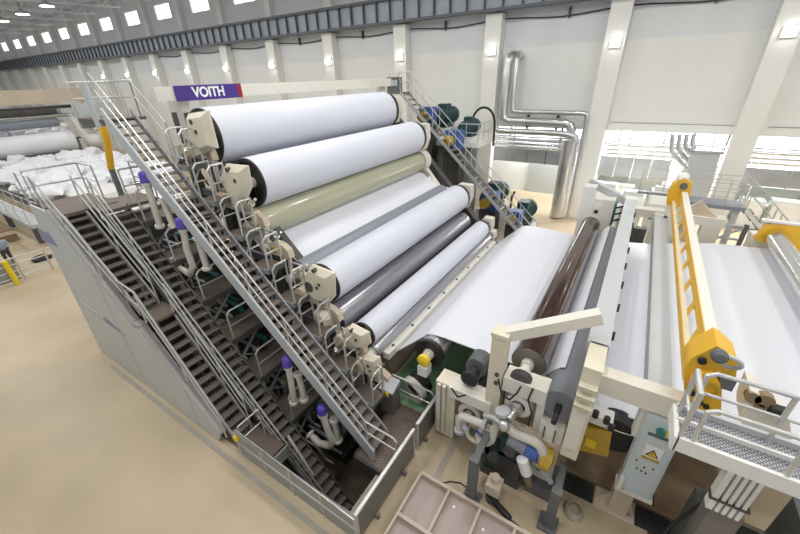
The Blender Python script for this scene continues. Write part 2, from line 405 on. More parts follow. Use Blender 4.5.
sheet('paper_web', 'wide flat white sheet between the calender stack and the brown roll', [(-5.2, 1.13), (x9-0.36, z9+0.22), (x9-0.24, z9+0.36), (x9, z9+0.42), (x9+0.3, z9+0.44), (-1.0, 2.44), (-0.75, 2.48)], 7.32, 16.9)

# doctor beam under the lowest rolls
p = P(388, 354, Y=7.0)
t = thing('doctor_beam', 'cream beam with bolts running along the lowest dark steel roll', 'beam', (p.x, 7, p.z-0.12))
MB().box(p.x-0.11, p.x+0.11, 6.9, 16.6, p.z-0.12, p.z+0.12).build('beam', 'creamw', t, 0.02)
for i in range(9): MB().cyl((p.x, 7.3+i*1.2, p.z+0.11), (p.x, 7.3+i*1.2, p.z+0.15), 0.05, 10).build('bolt', 'darksteel', t)

# bearing housings at the operator side (outline of the casting, real thickness) -----------------
def housing(label, px, y0, y1, arm=None, holes=(), group='front bearing housings', m='cream'):
    pts = [P(a-4, b, Y=y0) for a, b in px]
    zc = sum(p.z for p in pts)/len(pts); xc = sum(p.x for p in pts)/len(pts)
    t = thing('bearing_housing', label, 'bearing', (xc, (y0+y1)/2, min(p.z for p in pts)))
    k0 = 0.74; f0 = [(xc+(p.x-xc)*k0-0.06, zc+(p.z-zc)*k0) for p in pts]
    MB().hexa([(a, y0, b) for a, b in f0], [(p.x, y0+0.16, p.z) for p in pts]).build('face_plate', m, t, 0.015)
    MB().prism([(p.x, p.z) for p in pts], 'y', y0+0.16, y1-0.05).build('casting', m, t, 0.02)
    for a, b, r in holes:
        q = P(a-4, b, Y=y0); MB().cyl((q.x, y0-0.02, q.z), (q.x, y0+0.1, q.z), r, 12).build('bolt', 'darksteel', t)
    sx = 0.16
    if arm:
        a = P(*arm[0], Y=y0+0.1); b = P(*arm[1], Y=y0+0.1)
        MB().bar((a.x, y0+0.28, a.z), (b.x, y0+0.28, b.z), 0.34, 0.42).build('lever_arm', 'cream', t, 0.03)
        MB().cyl((b.x, y0-0.02, b.z), (b.x, y0+0.55, b.z), 0.24, 18).build('pivot', 'tan', t)
        c = a.lerp(b, 0.5)
        MB().lathe((c.x-0.05, y0-0.12, c.z), (b.x-0.25, y0-0.12, b.z-0.45), [(0, 0.05), (0.3, 0.05), (0.31, 0.11), (0.8, 0.11), (0.82, 0.06)], 12).build('cylinder', 'chrome', t)
    return t
housing('cream bearing housing at the near end of the topmost white roll', [(187, 114), (206, 111), (213, 138), (216, 149), (205, 153), (191, 142)], 5.95, 6.22, ((200, 145), (186, 152)), ((195, 122, .07), (200, 132, .06)))
housing('cream bearing housing at the near end of the second white roll', [(221, 177), (225, 165), (246, 167), (250, 188), (243, 208), (239, 214), (235, 201)], 5.95, 6.22, ((236, 204), (222, 200)), ((231, 170, .07), (239, 181, .06)))
housing('cream bearing housing at the near end of the third white roll', [(307, 274), (312, 267), (334, 276), (335, 299), (329, 306), (318, 303), (308, 289)], 5.95, 6.22, ((314, 298), (303, 294)), ((317, 271, .06), (323, 285, .05), (321, 288, .05), (313, 287, .16)))
housing('cream bearing housing at the near end of the lowest white roll', [(347, 332), (352, 327), (369, 336), (371, 347), (364, 352), (353, 341)], 5.95, 6.22, ((354, 341), (342, 341)), ((355, 331, .05), (360, 340, .05), (362, 349, .04)))
housing('cream bearing housing below the lowest white roll, beside the black ended roll', [(367, 357), (380, 361), (382, 370), (376, 381), (370, 374)], 5.95, 6.22, ((371, 372), (359, 366)), ((372, 366, .05), (374, 371, .04)))
housing('cream bearing housing at the near end of the shiny dark steel roll', [(316, 312), (325, 314), (331, 322), (331, 330), (322, 326)], 5.95, 6.22, None, ((322, 318, .05), (326, 324, .05)))
# round bearing ring on the olive roll
x, z = R[3]
t = thing('bearing_ring', 'round cream bearing ring at the near end of the olive roll', 'bearing', (x-0.1, 6.55, z-0.5))
MB().ring((x, 6.45, z), (x, 6.7, z), 0.47, 0.34, 32).build('ring', 'creamw', t)
MB().cyl((x, 6.55, z), (x, 6.7, z), 0.16, 20).build('hub', 'darksteel', t)
MB().bar((x-0.25, 6.58, z-0.38), (x+0.3, 6.58, z-1.0), 0.2, 0.3).build('bracket', 'creamw', t, 0.02)
# yellow cap and black collar of the turning roll
t = thing('roll_bearing', 'round yellow bearing cap on the near end of the black roll under the sheet', 'bearing', (x9, 6.7, z9-0.3))
MB().cyl((x9, 6.98, z9), (x9, 7.1, z9), 0.42, 40).build('collar', 'black', t)
MB().cyl((x9, 6.7, z9), (x9, 6.98, z9), 0.15, 20).build('hub', 'tan', t)
MB().lathe((x9, 6.56, z9), (x9, 6.72, z9), [(0, 0.12), (0.05, 0.18), (0.14, 0.18), (0.16, 0.14)], 28).build('cap', 'signyellow', t)
MB().box(x9-0.14, x9+0.14, 6.55, 6.85, z9-0.5, z9-0.18).build('block', 'white', t, 0.02)
# rear bearing housings
for px, s, lab, r0 in ((1, 0.5, 'cream bearing block at the far end of the topmost white roll', .84), (2, 0.5, 'cream bearing block at the far end of the second white roll', .73), (4, 0.48, 'cream bearing block at the far end of the third white roll', .63),
                   (6, 0.34, 'cream bearing block at the far end of the lowest white roll', .4), (7, 0.26, 'small cream bearing block at the far end of the lowest dark steel roll', .3)):
    x, z = R[px]
    t = thing('bearing_housing', lab, 'bearing', (x, YB+0.5, z-s))
    pts = [(x-s, z-s*1.1), (x+s*0.7, z-s*1.3), (x+s*1.1, z-s*0.2), (x+s, z+s*1.15), (x-s*0.3, z+s*1.2), (x-s, z+s*0.3)]
    MB().prism(pts, 'y', YB+0.28, YB+0.75).build('casting', 'creamw', t, 0.03)
    for a, b in ((.5, .5), (.6, -.5), (-.3, .6)): MB().cyl((x+a*s, YB+0.25, z+b*s), (x+a*s, YB+0.3, z+b*s), 0.06, 10).build('bolt', 'darksteel', t)
x, z = R[3]
t = thing('bearing_ring', 'round cream bearing ring at the far end of the olive roll', 'bearing', (x, YB+0.4, z-.5))
MB().ring((x, YB+0.1, z), (x, YB+0.6, z), 0.56, 0.36, 32).build('ring', 'creamw', t)
MB().bar((x+0.2, YB+0.4, z-0.4), (x+1.5, YB+0.4, z-1.9), 0.3, 0.4).build('arm', 'creamw', t, 0.03)
MB().lathe((x+0.7, YB+0.0, z-0.7), (x+1.7, YB+0.0, z-2.0), [(0, .12), (.2, .12), (.22, .2), (1.0, .2), (1.02, .1), (1.5, .1)], 16).build('cylinder', 'creamw', t)

# inclined frames carrying the rolls
for lab, y0, y1 in (('dark inclined frame beam carrying the near ends of the rolls, behind the service platforms', 6.78, 7.02), ('dark inclined frame beam carrying the far ends of the rolls', YB+0.8, YB+1.2)):
    t = thing('calender_stand', lab, 'frame', (-9, (y0+y1)/2, 0))
    MB().prism([(-5.4, 0.0), (-4.9, 0.0), (-4.9, 0.55), (-12.4, 8.2), (-13.2, 8.2), (-13.2, 7.5), (-6.0, 0.35)], 'y', y0, y1).build('inclined_beam', 'darksteel', t, 0.02)
    for x in (-7.2, -9.4, -11.6, -13.0):
        MB().box(x-0.2, x+0.2, y0+0.02, y1-0.02, PZ, -x-5.5).build('post', 'darksteel', t)
    for z in (1.6, 3.6, 5.6): MB().box(-13.2, -z-5.7, y0+0.05, y1-0.05, z-0.12, z+0.12).build('tie', 'slate', t)
# cross beam with the sign
t = thing('cross_beam', 'long pale cross beam carrying the purple sign above the topmost roll', 'beam', (-12.2, 6.0, 8.55))
MB().box(-12.62, -12.22, 6.0, 18.4, 8.57, 8.95).build('beam', 'creamw', t, 0.02)
for y in (6.9, 18.0): MB().box(-12.8, -12.45, y-0.15, y+0.15, 7.4, 8.58).build('post', 'creamw', t)
x0 = -12.2
t = thing('sign_board', 'purple sign board with white capitals and a dark red end stripe on the cross beam', 'sign', (x0, 7.7, 8.56))
ya, yb, yc = P(173, 87, X=x0).y, P(236, 84, X=x0).y, P(240, 84, X=x0).y
MB().box(x0-0.02, x0+0.03, ya, yb, 8.54, 8.97).build('board', 'signpurple', t, smooth=False)
MB().box(x0-0.02, x0+0.03, yb, yc, 8.54, 8.97).build('end_stripe', 'signred', t, smooth=False)
def text(body, name, size, mat_, loc, rot, parent, ext=0.006, sx=1.0, bold=0.0):
    cu = bpy.data.curves.new(name, 'FONT'); cu.body = body; cu.size = size; cu.extrude = ext; cu.align_x = 'CENTER'; cu.align_y = 'CENTER'; cu.offset = bold
    tmp = bpy.data.objects.new(name, cu); C.objects.link(tmp)
    dg = bpy.context.evaluated_depsgraph_get(); me = bpy.data.meshes.new_from_object(tmp.evaluated_get(dg))
    bpy.data.objects.remove(tmp); me.materials.clear(); me.materials.append(M[mat_])
    o = bpy.data.objects.new(name, me); C.objects.link(o); o.parent = parent
    o.location = Vector(loc)-WL[parent.name]; o.rotation_euler = rot; o.scale = (sx, 1, 1); return o
text('VOITH', 'lettering', 0.40, 'signwhite', (x0+0.035, ya+(yc-ya)*0.47, 8.755), (math.pi/2, 0, math.pi/2), t, 0.006, 0.92, 0.012)
# brown spreader roll and grey roll
mk(10, 'spreader_roll', 'glossy dark brown roll at the right edge of the flat white sheet', 0, 0, 0.40, 'brownroll', xz=(-1.06, 2.95), y0=7.0, y1=17.0, jr=0.14, rec=0.001)
mk(11, 'guide_roll', 'matt grey roll right of the brown roll', 0, 0, 0.38, 'greyroll', xz=(-0.20, 2.70), y0=6.28, y1=16.9, rec=0.001, jr=0.07, jm='rubber')
# ================================================================== stairs, decks, railings
def rail_line(mb, a, b, zs, r=0.024):
    a = Vector(a); b = Vector(b)
    for z in zs: mb.tube([a+Vector((0, 0, z)), b+Vector((0, 0, z))], r, 7)
def railing(parent, path, h=1.0, step=1.1, mids=(0.52,), r=0.024, name='railing', m='rail'):
    """posts, hand rail and knee rail along a path of foot points (one mesh part for each rail run)"""
    hr = MB(); path = [Vector(p) for p in path]
    up = Vector((0, 0, h))
    hr.tube([path[0]+Vector((0, 0, 0))]+[p+up for p in path]+[path[-1]], r, 7) if False else hr.tube([p+up for p in path], r, 7)
    hr.build('hand_rail', m, parent)
    for q in mids:
        k = MB(); k.tube([p+Vector((0, 0, q)) for p in path], r*0.85, 7); k.build('knee_rail', m, parent)
    for a, b in zip(path, path[1:]):
        n = max(1, round((b-a).length/step))
        for i in range(n+1):
            if i == n and b is not path[-1]: continue
            p = a.lerp(b, i/n); MB().tube([p, p+up], r, 7).build('post', m, parent)
def flight(t, lo, hi, y0, y1, n, depth, rails=(), m='stair', tread='tread', th=0.05, rh=1.0, ends=True):
    """one flight in the XZ plane from lo=(x,z) up to hi=(x,z)"""
    lo = Vector((lo[0], 0, lo[1])); hi = Vector((hi[0], 0, hi[1])); d = hi-lo
    for i in range(n):
        a = lo+d*((i+0.5)/n); w = abs(d.x)/n*0.62
        MB().box(a.x-w, a.x+w, y0+0.03, y1-0.03, a.z-0.02, a.z+0.02).build('tread', tread, t, smooth=False)
    for y in (y0, y1):
        s = MB(); k = Vector((0, 0, depth/2))
        s.hexa([(lo.x, y-th/2, lo.z-depth/2), (lo.x, y+th/2, lo.z-depth/2), (hi.x, y+th/2, hi.z-depth/2), (hi.x, y-th/2, hi.z-depth/2)],
               [(lo.x, y-th/2, lo.z+depth/2), (lo.x, y+th/2, lo.z+depth/2), (hi.x, y+th/2, hi.z+depth/2), (hi.x, y-th/2, hi.z+depth/2)])
        s.build('stringer', m, t, smooth=False)
    for y in rails:
        a = Vector((lo.x, y, lo.z+0.1)); b = Vector((hi.x, y, hi.z+0.1))
        railing(t, [a, b], rh, 1.5)
# --- stair A beside the cladding panel
t = thing('staircase', 'near staircase of two steep flights along the pale cladding panel', 'stairs', (-10, 3.3, 0))
A0, A1 = 3.05, 3.58
zl = 5.85
flight(t, (-10.75, 3.42), (-13.35, zl-0.12), A0, A1, 12, 0.26, (A1,), m='panelcap')
flight(t, (-7.75, 0.1), (-10.0, 3.18), A0, A1, 13, 0.26, (A1,), m='panelcap')
MB().box(-15.4, -15.3, A0, A1+0.85, 0, zl-0.1).build('dark_backing', 'darksteel', t)  # dark sheet added so the gaps between treads read black
MB().box(-10.85, -9.95, A0, A1+0.12, 3.3, 3.38).build('landing', 'deck', t, 0.01, False)
MB().box(-15.4, -13.3, A0, A1+0.85, zl-0.1, zl).build('top_landing', 'deck', t, 0.01, False)
railing(t, [(-15.4, A0, zl), (-15.4, A1+0.85, zl), (-14.3, A1+0.85, zl)], 1.0, 1.2)
railing(t, [(-15.4, 2.9, zl), (-14.2, 2.9, zl)], 1.0, 1.2)
railing(t, [(-14.1, 2.9, zl+0.1), (-10.8, 2.9, 3.5)], 0.95, 1.6)
railing(t, [(-10.8, 2.9, 3.5), (-10.05, 2.9, 3.4), (-7.85, 2.9, 0.3)], 0.95, 1.6)
# --- cladding panel
t = thing('cladding_panel', 'tall pale cladding panel along the near staircase with lavender stripes', 'panel', (-11, 2.85, 0))
edge = [(P(105, 355, Y=2.85).x+0.02, 0.02), (-8.2, 0.02), (-8.0, 0.35), (-10.5, 3.05), (-10.95, 3.1), (-13.75, 5.95), (-15.05, 5.95)]
MB().prism(edge, 'y', 2.80, 2.86).build('sheet', 'panel', t, smooth=False)
MB().hexa([(-8.0, 2.80, 0.35), (-8.0, 3.02, 0.35), (-10.5, 3.02, 3.05), (-10.5, 2.80, 3.05)], [(-8.0, 2.80, 0.40), (-8.0, 3.02, 0.40), (-10.5, 3.02, 3.10), (-10.5, 2.80, 3.10)]).build('cap_strip', 'panelcap', t, smooth=False)
MB().hexa([(-10.9, 2.80, 3.12), (-10.9, 3.02, 3.12), (-13.7, 3.02, 5.95), (-13.7, 2.80, 5.95)], [(-10.9, 2.80, 3.17), (-10.9, 3.02, 3.17), (-13.7, 3.02, 6.0), (-13.7, 2.80, 6.0)]).build('cap_strip', 'panelcap', t, smooth=False)
MB().box(-10.9, -10.5, 2.80, 3.02, 3.05, 3.15).build('cap_strip', 'panelcap', t, smooth=False)
for q in ([(38, 229), (49, 233), (58, 247), (43, 240)], [(103, 316), (110, 321), (126, 336), (106, 322)], [(75, 298), (79, 300), (104, 318), (102, 320)]):
    v = [P(a, b, Y=2.80) for a, b in q]
    MB().prism([(a.x, a.z) for a in v], 'y', 2.785, 2.80).build('stripe', 'stripe' if q[0][0] != 75 else 'lightgrey', t, smooth=False)
for a, b in ((-9.1, 1.55), (-12.2, 4.35)):
    MB().box(a-0.012, a+0.012, 2.795, 2.80, 0.05, b).build('seam', 'panelcap', t, smooth=False)
# --- stair C to the basement
t = thing('staircase', 'long narrow brown staircase running down into the pit behind the near staircase', 'stairs', (-8.9, 4.1, -3))
C0, C1 = 3.74, 4.42
flight(t, (-4.75, -2.85), (-12.7, 5.75), C0, C1, 40, 0.24, (), m='darksteel')
railing(t, [(-5.0, C0, -2.45), (-12.7, C0, 5.85)], 0.95, 2.0, (0.5, 0.2))
MB().box(-14.0, -12.6, C0, C1+0.9, zl-0.12, zl-0.02).build('top_landing', 'deck', t, smooth=False)
railing(t, [(-13.9, C1+0.9, zl), (-12.7, C1+0.9, zl), (-12.7, C1+0.1, zl)], 1.0, 1.0)
# --- landing grating at the foot of stair A
t = thing('landing_platform', 'brown grating landing at the foot of the near staircase, inside the front railing', 'platform', (-7.3, 3.2, -0.1))
MB().box(-8.3, -6.45, 2.97, 3.72, -0.1, 0.0).build('grating', 'deck', t, smooth=False)
MB().box(-6.5, -6.4, 2.97, 3.72, -0.4, 0.0).build('edge_beam', 'pitpanel2', t, smooth=False)
railing(t, [(-7.25, 3.0, 0), (-7.25, 3.66, 0)], 1.0, 0.7)
MB().tube([(-6.3, 3.7, -0.1), (-6.2, 3.7, 0.55), (-5.5, 3.7, -0.55)], 0.03, 7).build('bent_rail', 'rail', t)
# --- stair B, the big one
t = thing('staircase', 'largest staircase with a broad light grey stringer climbing to the railed top landing', 'stairs', (-8, 5.0, 0))
B0, B1 = 4.7, 5.42
flight(t, (-4.15, 0.12), (-12.7, 8.3), B0, B1, 40, 0.24, (), m='stair', th=0.06)
s = MB(); s.hexa([(-4.05, B0-0.09, -0.12), (-4.05, B0-0.03, -0.12), (-12.55, B0-0.03, 8.0), (-12.55, B0-0.09, 8.0)], [(-4.05, B0-0.09, 0.36), (-4.05, B0-0.03, 0.36), (-12.25, B0-0.03, 8.2), (-12.55, B0-0.03, 8.2)][:0] or [(-4.05, B0-0.09, 0.36), (-4.05, B0-0.03, 0.36), (-12.55, B0-0.03, 8.5), (-12.55, B0-0.09, 8.5)])
tag(s.build('stringer', 'lightgrey', t, smooth=False), 'broad light grey outer stringer')
railing(t, [(-12.7, B0, 8.4), (-4.3, B0, 0.32)], 0.95, 1.7, (0.55,))
MB().tube([(-4.3, B0, 1.27), (-3.5, B0+0.05, 1.15), (-3.4, B0+0.05, 1.05), (-3.4, B0+0.05, 0)], 0.026, 7).build('hand_rail', 'rail', t)
MB().tube([(-4.3, B0, 0.87), (-3.45, B0+0.05, 0.72)], 0.024, 7).build('knee_rail', 'rail', t)
MB().box(-14.4, -12.6, B0-0.06, B1+0.3, 8.12, 8.2).build('top_landing', 'deck', t, smooth=False)
MB().box(-14.5, -14.42, B0-0.06, B1+0.3, 7.9, 8.6).build('end_plate', 'lightgrey', t, smooth=False)
MB().prism([(-13.25, 8.0), (-12.95, 8.0), (-12.95, 9.1), (-13.25, 9.1)], 'y', B0-0.09, B0-0.03).build('side_plate', 'lightgrey', t, smooth=False)
railing(t, [(-14.4, B0, 8.2), (-14.4, B1+0.3, 8.2), (-12.9, B1+0.3, 8.2)], 0.95, 0.9)
railing(t, [(-12.9, B1+0.3, 8.2), (-11.6, B1+0.3, 7.1)], 0.95, 1.3)
# deck at the foot of stair B
t = thing('deck_platform', 'brown grating deck at the foot of the largest staircase beside the green floor', 'platform', (-3.9, 5.6, -0.12))
MB().box(-4.6, PX1, 4.5, PY1, -0.12, 0.0).build('grating', 'deck', t, smooth=False)
MB().box(-4.66, -4.58, 4.5, PY1, -0.45, 0.0).build('edge_beam', 'darksteel', t, smooth=False)
MB().box(-4.6, PX1, 4.42, 4.5, -0.5, 0.0).build('edge_beam', 'darksteel', t, smooth=False)
# railing between deck and green floor
t = thing('railing', 'bent two-bar railing between the brown deck and the green floor', 'railing', (-3.6, 6.62, 0))
a = P(376, 384, Y=6.66); 
MB().tube([(-4.75, 6.66, 0), (-4.75, 6.66, 1.0), (-3.45, 6.66, 0.98), (-3.32, 6.66, 0.85), (-3.32, 6.66, 0)], 0.026, 7).build('hand_rail', 'rail', t)
MB().tube([(-4.75, 6.66, 0.5), (-3.32, 6.66, 0.5)], 0.022, 7).build('knee_rail', 'rail', t)
# front railing round the pit
t = thing('railing', 'low railing with grey infill sheets along the near side of the pit', 'railing', (-5.2, 2.88, 0))
x0, x1 = -7.2, -3.22
MB().tube([(x0, 2.88, 0), (x0, 2.88, 1.0), (x1, 2.88, 1.0), (x1, 2.88, 0)], 0.035, 8).build('hand_rail', 'rail', t)
MB().tube([(x0, 2.88, 0.55), (x1, 2.88, 0.55)], 0.03, 8).build('knee_rail', 'rail', t)
for i in range(1, 4): MB().tube([(x0+i*(x1-x0)/4, 2.88, 0), (x0+i*(x1-x0)/4, 2.88, 1.0)], 0.03, 8).build('post', 'rail', t)
for i in range(4): MB().box(x0+i*(x1-x0)/4+0.05, x0+(i+1)*(x1-x0)/4-0.05, 2.875, 2.89, 0.05, 0.95).build('infill_sheet', 'pitpanel2', t, smooth=False)
MB().lathe((x0+0.06, 2.86, 0.75), (x0+0.06, 2.86, 0.95), [(0, .03), (.02, .09), (.14, .09), (.2, .03)], 12).build('beacon', 'signyellow', t)
def guard(label, y0, y1, h=1.0):
    t = thing('guard_panel', label, 'panel', (-3.25, (y0+y1)/2, 0))
    MB().box(-3.26, -3.23, y0, y1, 0.03, h).build('sheet', 'pitpanel', t, smooth=False)
    MB().tube([(-3.245, y0, 0), (-3.245, y0, h), (-3.245, y1, h), (-3.245, y1, 0)], 0.035, 8).build('hand_rail', 'rail', t)
    for y in (y0+0.25*(y1-y0), y0+0.75*(y1-y0)):
        MB().box(-3.22, -3.12, y-0.04, y+0.04, 0, 0.14).build('foot_bracket', 'pitpanel', t)
    return t
guard('long dark guard panel along the right side of the pit', 2.94, 5.3)
guard('short dark guard panel on the deck edge next to the cream machine frame', 5.5, 6.85)
# ledge inside the pit
t = thing('pit_beam', 'brown steel channel along the right inner edge of the pit', 'beam', (-3.62, 3.7, -0.3))
MB().box(-3.85, -3.42, 3.07, 4.4, -0.3, -0.12).build('channel', 'cover', t, 0.02)
# --- walkways between the brown stair and the rolls
lv = [5.3, 4.2, 3.1, 2.0, 0.95, -0.25]
nm = ['topmost', 'second', 'third', 'fourth', 'fifth', 'lowest']
for k, z in enumerate(lv):
    xr = -12.7+(5.75-z)/1.082+0.05
    t = thing('service_walkway', '%s brown deck walkway from the narrow staircase towards the rolls' % nm[k], 'walkway', (xr-0.5, 5.2, z-0.1))
    MB().box(xr-1.0, xr, C1+0.06, 6.4, z-0.05, z).build('deck', 'deck', t, smooth=False)
    MB().box(xr, xr+0.05, C1+0.06, 6.4, z-0.14, z+0.03).build('edge_beam', 'darksteel', t, smooth=False)
    MB().box(xr-1.05, xr-1.0, C1+0.06, 6.4, z-0.14, z+0.03).build('edge_beam', 'darksteel', t, smooth=False)
    g = MB(); g.tube([(xr-0.02, C1+0.15, z), (xr-0.02, C1+0.15, z+0.9), (xr-0.02, C1+0.25, z+1.0), (xr-0.02, 6.2, z+1.0), (xr-0.02, 6.2, z)], 0.026, 7); g.build('hand_rail', 'rail', t)
    MB().tube([(xr-0.02, C1+0.15, z+0.5), (xr-0.02, 6.2, z+0.5)], 0.022, 7).build('knee_rail', 'rail', t)
    MB().box(xr-0.15, xr-0.03, C1+0.08, C1+0.2, PZ, z-0.08).build('post', 'stair', t)
    MB().box(xr-0.15, xr-0.03, 6.3, 6.42, PZ, z-0.08).build('post', 'darksteel', t)
    MB().bar((xr-0.09, C1+0.2, z-0.9), (xr-0.09, 5.5, z-0.1), 0.06).build('brace', 'stair', t)
# --- platforms at the bearings, right of stair B
pz = [6.9, 6.0, 5.1, 4.25, 3.4, 2.55, 1.7, 0.85]
nm = ['topmost', 'second', 'third', 'fourth', 'fifth', 'sixth', 'seventh', 'lowest']
for k, z in enumerate(pz):
    xl = -4.6-z; x0, x1, y0, y1 = xl, xl+0.78, B1+0.08, 6.08
    t = thing('bearing_platform', '%s small railed platform between the largest staircase and the bearing housings' % nm[k], 'platform', (xl+0.5, 5.8, z-0.1))
    MB().box(x0, x1, y0, y1, z-0.06, z).build('deck', 'deck', t, smooth=False)
    MB().box(x0, x1, y0-0.03, y0, z-0.1, z+0.03).build('edge_beam', 'stair', t, smooth=False)
    MB().box(x1, x1+0.03, y0, y1, z-0.1, z+0.03).build('edge_beam', 'slate', t, smooth=False)
    for X in (x0+0.05, x1-0.03):
        MB().tube([(X, y0+0.05, z), (X, y0+0.05, z+0.88), (X, y0+0.17, z+1.0), (X, y1-0.05, z+1.0), (X, y1-0.05, z)], 0.026, 7).build('hand_rail', 'rail', t)
        MB().tube([(X, y0+0.05, z+0.5), (X, y1-0.05, z+0.5)], 0.022, 7).build('knee_rail', 'rail', t)
    MB().tube([(x1-0.03, y1-0.05, z+1.0), (x0+0.3, y1-0.05, z+1.0), (x0+0.3, y1-0.05, z)], 0.024, 7).build('end_rail', 'rail', t)
    MB().tube([(x1-0.03, y0+0.4, z), (x1-0.35, y0+0.05, z-0.9)], 0.03, 7).build('brace', 'rail', t)
    rv = random.Random(k)
    v = thing('valve_unit', 'cream valve unit with small pipes behind the %s small railed platform' % nm[k], 'valve', (x0+0.5, 6.4, z))
    MB().box(x0+0.1, x0+0.5, 6.2, 6.45, z+0.1, z+0.5).build('block', 'cream', v, 0.04)
    MB().prism([(x0+0.45, z-0.1), (x0+0.8, z+0.05), (x0+0.75, z+0.3), (x0+0.5, z+0.45)], 'y', 6.3, 6.5).build('bracket', 'tan', v, 0.03)
    MB().lathe((x0+0.2, 6.25, z+0.55), (x0+0.75, 6.25, z+0.95), [(0, .05), (.1, .1), (.35, .1), (.37, .05), (.62, .04)], 12).build('cylinder', 'chrome' if k % 2 else 'cream', v)
    MB().tube([(x0+0.2, 6.3, z+0.4), (x0-0.05, 6.25, z+0.2), (x0-0.1, 6.3, z-0.4), (x0+0.1, 6.35, z-0.8)], 0.03, 7).build('hose', 'cable', v)
    MB().tube([(x0+0.55, 6.5, z+0.1), (x0+0.5, 6.5, z-0.5), (x0+0.8, 6.5, z-0.8)], 0.06, 8).build('pipe_run', 'pipe', v)
    MB().cyl((x0+0.3, 6.12, z+0.3), (x0+0.3, 6.2, z+0.3), 0.09, 14).build('knob', 'ochre' if k in (3, 6) else 'darksteel', v)
# --- white pipes with purple caps under the stairs
def pipes(label, pts, Y, cap=None, r=0.09, elbow=None):
    a = [P(x, y, Y=Y) for x, y in pts]
    t = thing('pipe', label, 'pipe', a[-1])
    MB().tube(a, r, 12).build('pipe_run', 'pipe', t)
    for q in (a[0], a[-1]):
        d = (a[1]-a[0]).normalized() if q is a[0] else (a[-1]-a[-2]).normalized()
        MB().cyl(q-d*0.04, q+d*0.04, r*1.5, 16).build('flange', 'pipe', t)
    if cap:
        q = a[0]; MB().lathe(q+Vector((0, 0, 0.02)), q+Vector((0, 0, 0.5)), [(0, .14), (.24, .14), (.3, .1), (.32, .04)], 18).build('purple_cap', 'purple', t)
    return t
pipes('white pipe with a purple cap under the upper part of the largest staircase', [(147, 183), (154, 206), (160, 226)], 4.62, True)
pipes('short white pipe under the upper part of the largest staircase, right of two', [(163, 200), (168, 213), (173, 225)], 4.75)
pipes('white pipe bending left at its foot under the middle of the largest staircase', [(183, 229), (187, 250), (193, 266), (190, 274), (180, 268), (172, 261)], 4.62, True)
pipes('white pipe beside the bent one under the middle of the largest staircase', [(198, 238), (203, 255), (207, 268)], 4.75)
pipes('white pipe with a purple cap under the lower part of the largest staircase', [(288, 366), (291, 380), (294, 402)], 4.62, True)
pipes('white pipe right of the purple cap under the lower part of the largest staircase', [(298, 374), (302, 388), (304, 399)], 4.75)
pipes('lowest white pipe with a purple cap, ending in a bend over the pit', [(323, 414), (328, 430), (333, 441), (330, 446), (319, 443), (310, 434)], 4.62, True, 0.1)
pipes('lowest white pipe next to the bend over the pit', [(334, 420), (337, 432), (338, 440)], 4.75, None, 0.09)
# dark equipment inside the pit and under the decks
k = 0
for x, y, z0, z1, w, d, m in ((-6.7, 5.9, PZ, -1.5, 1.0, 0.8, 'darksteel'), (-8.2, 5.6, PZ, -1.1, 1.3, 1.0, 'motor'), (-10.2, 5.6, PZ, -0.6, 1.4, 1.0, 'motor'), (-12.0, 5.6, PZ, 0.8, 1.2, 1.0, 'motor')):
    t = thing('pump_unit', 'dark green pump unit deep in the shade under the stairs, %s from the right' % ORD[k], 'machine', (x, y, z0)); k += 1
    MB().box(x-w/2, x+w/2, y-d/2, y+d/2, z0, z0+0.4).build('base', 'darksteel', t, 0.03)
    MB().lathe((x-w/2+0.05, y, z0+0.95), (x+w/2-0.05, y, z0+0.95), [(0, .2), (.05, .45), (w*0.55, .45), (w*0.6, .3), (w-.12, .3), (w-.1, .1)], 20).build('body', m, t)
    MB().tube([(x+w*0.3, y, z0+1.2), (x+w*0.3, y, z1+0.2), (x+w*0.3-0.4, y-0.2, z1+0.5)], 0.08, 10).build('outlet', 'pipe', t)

# pipes and scaffold bars in the shade under the decks
rp = random.Random(4)
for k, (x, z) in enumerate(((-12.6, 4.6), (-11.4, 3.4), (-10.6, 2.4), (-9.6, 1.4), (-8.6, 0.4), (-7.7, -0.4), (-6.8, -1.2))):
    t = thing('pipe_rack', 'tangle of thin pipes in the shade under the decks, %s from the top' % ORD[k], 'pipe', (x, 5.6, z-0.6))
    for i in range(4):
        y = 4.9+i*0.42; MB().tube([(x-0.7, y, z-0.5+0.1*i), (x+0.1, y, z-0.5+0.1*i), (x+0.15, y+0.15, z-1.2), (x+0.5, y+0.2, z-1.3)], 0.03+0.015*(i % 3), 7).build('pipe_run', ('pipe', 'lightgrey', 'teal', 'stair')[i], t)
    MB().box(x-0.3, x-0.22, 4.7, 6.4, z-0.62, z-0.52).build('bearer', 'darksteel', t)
    MB().bar((x+0.3, 4.8, z-0.2), (x+0.3, 6.2, z-1.2), 0.05).build('brace', 'stair', t)
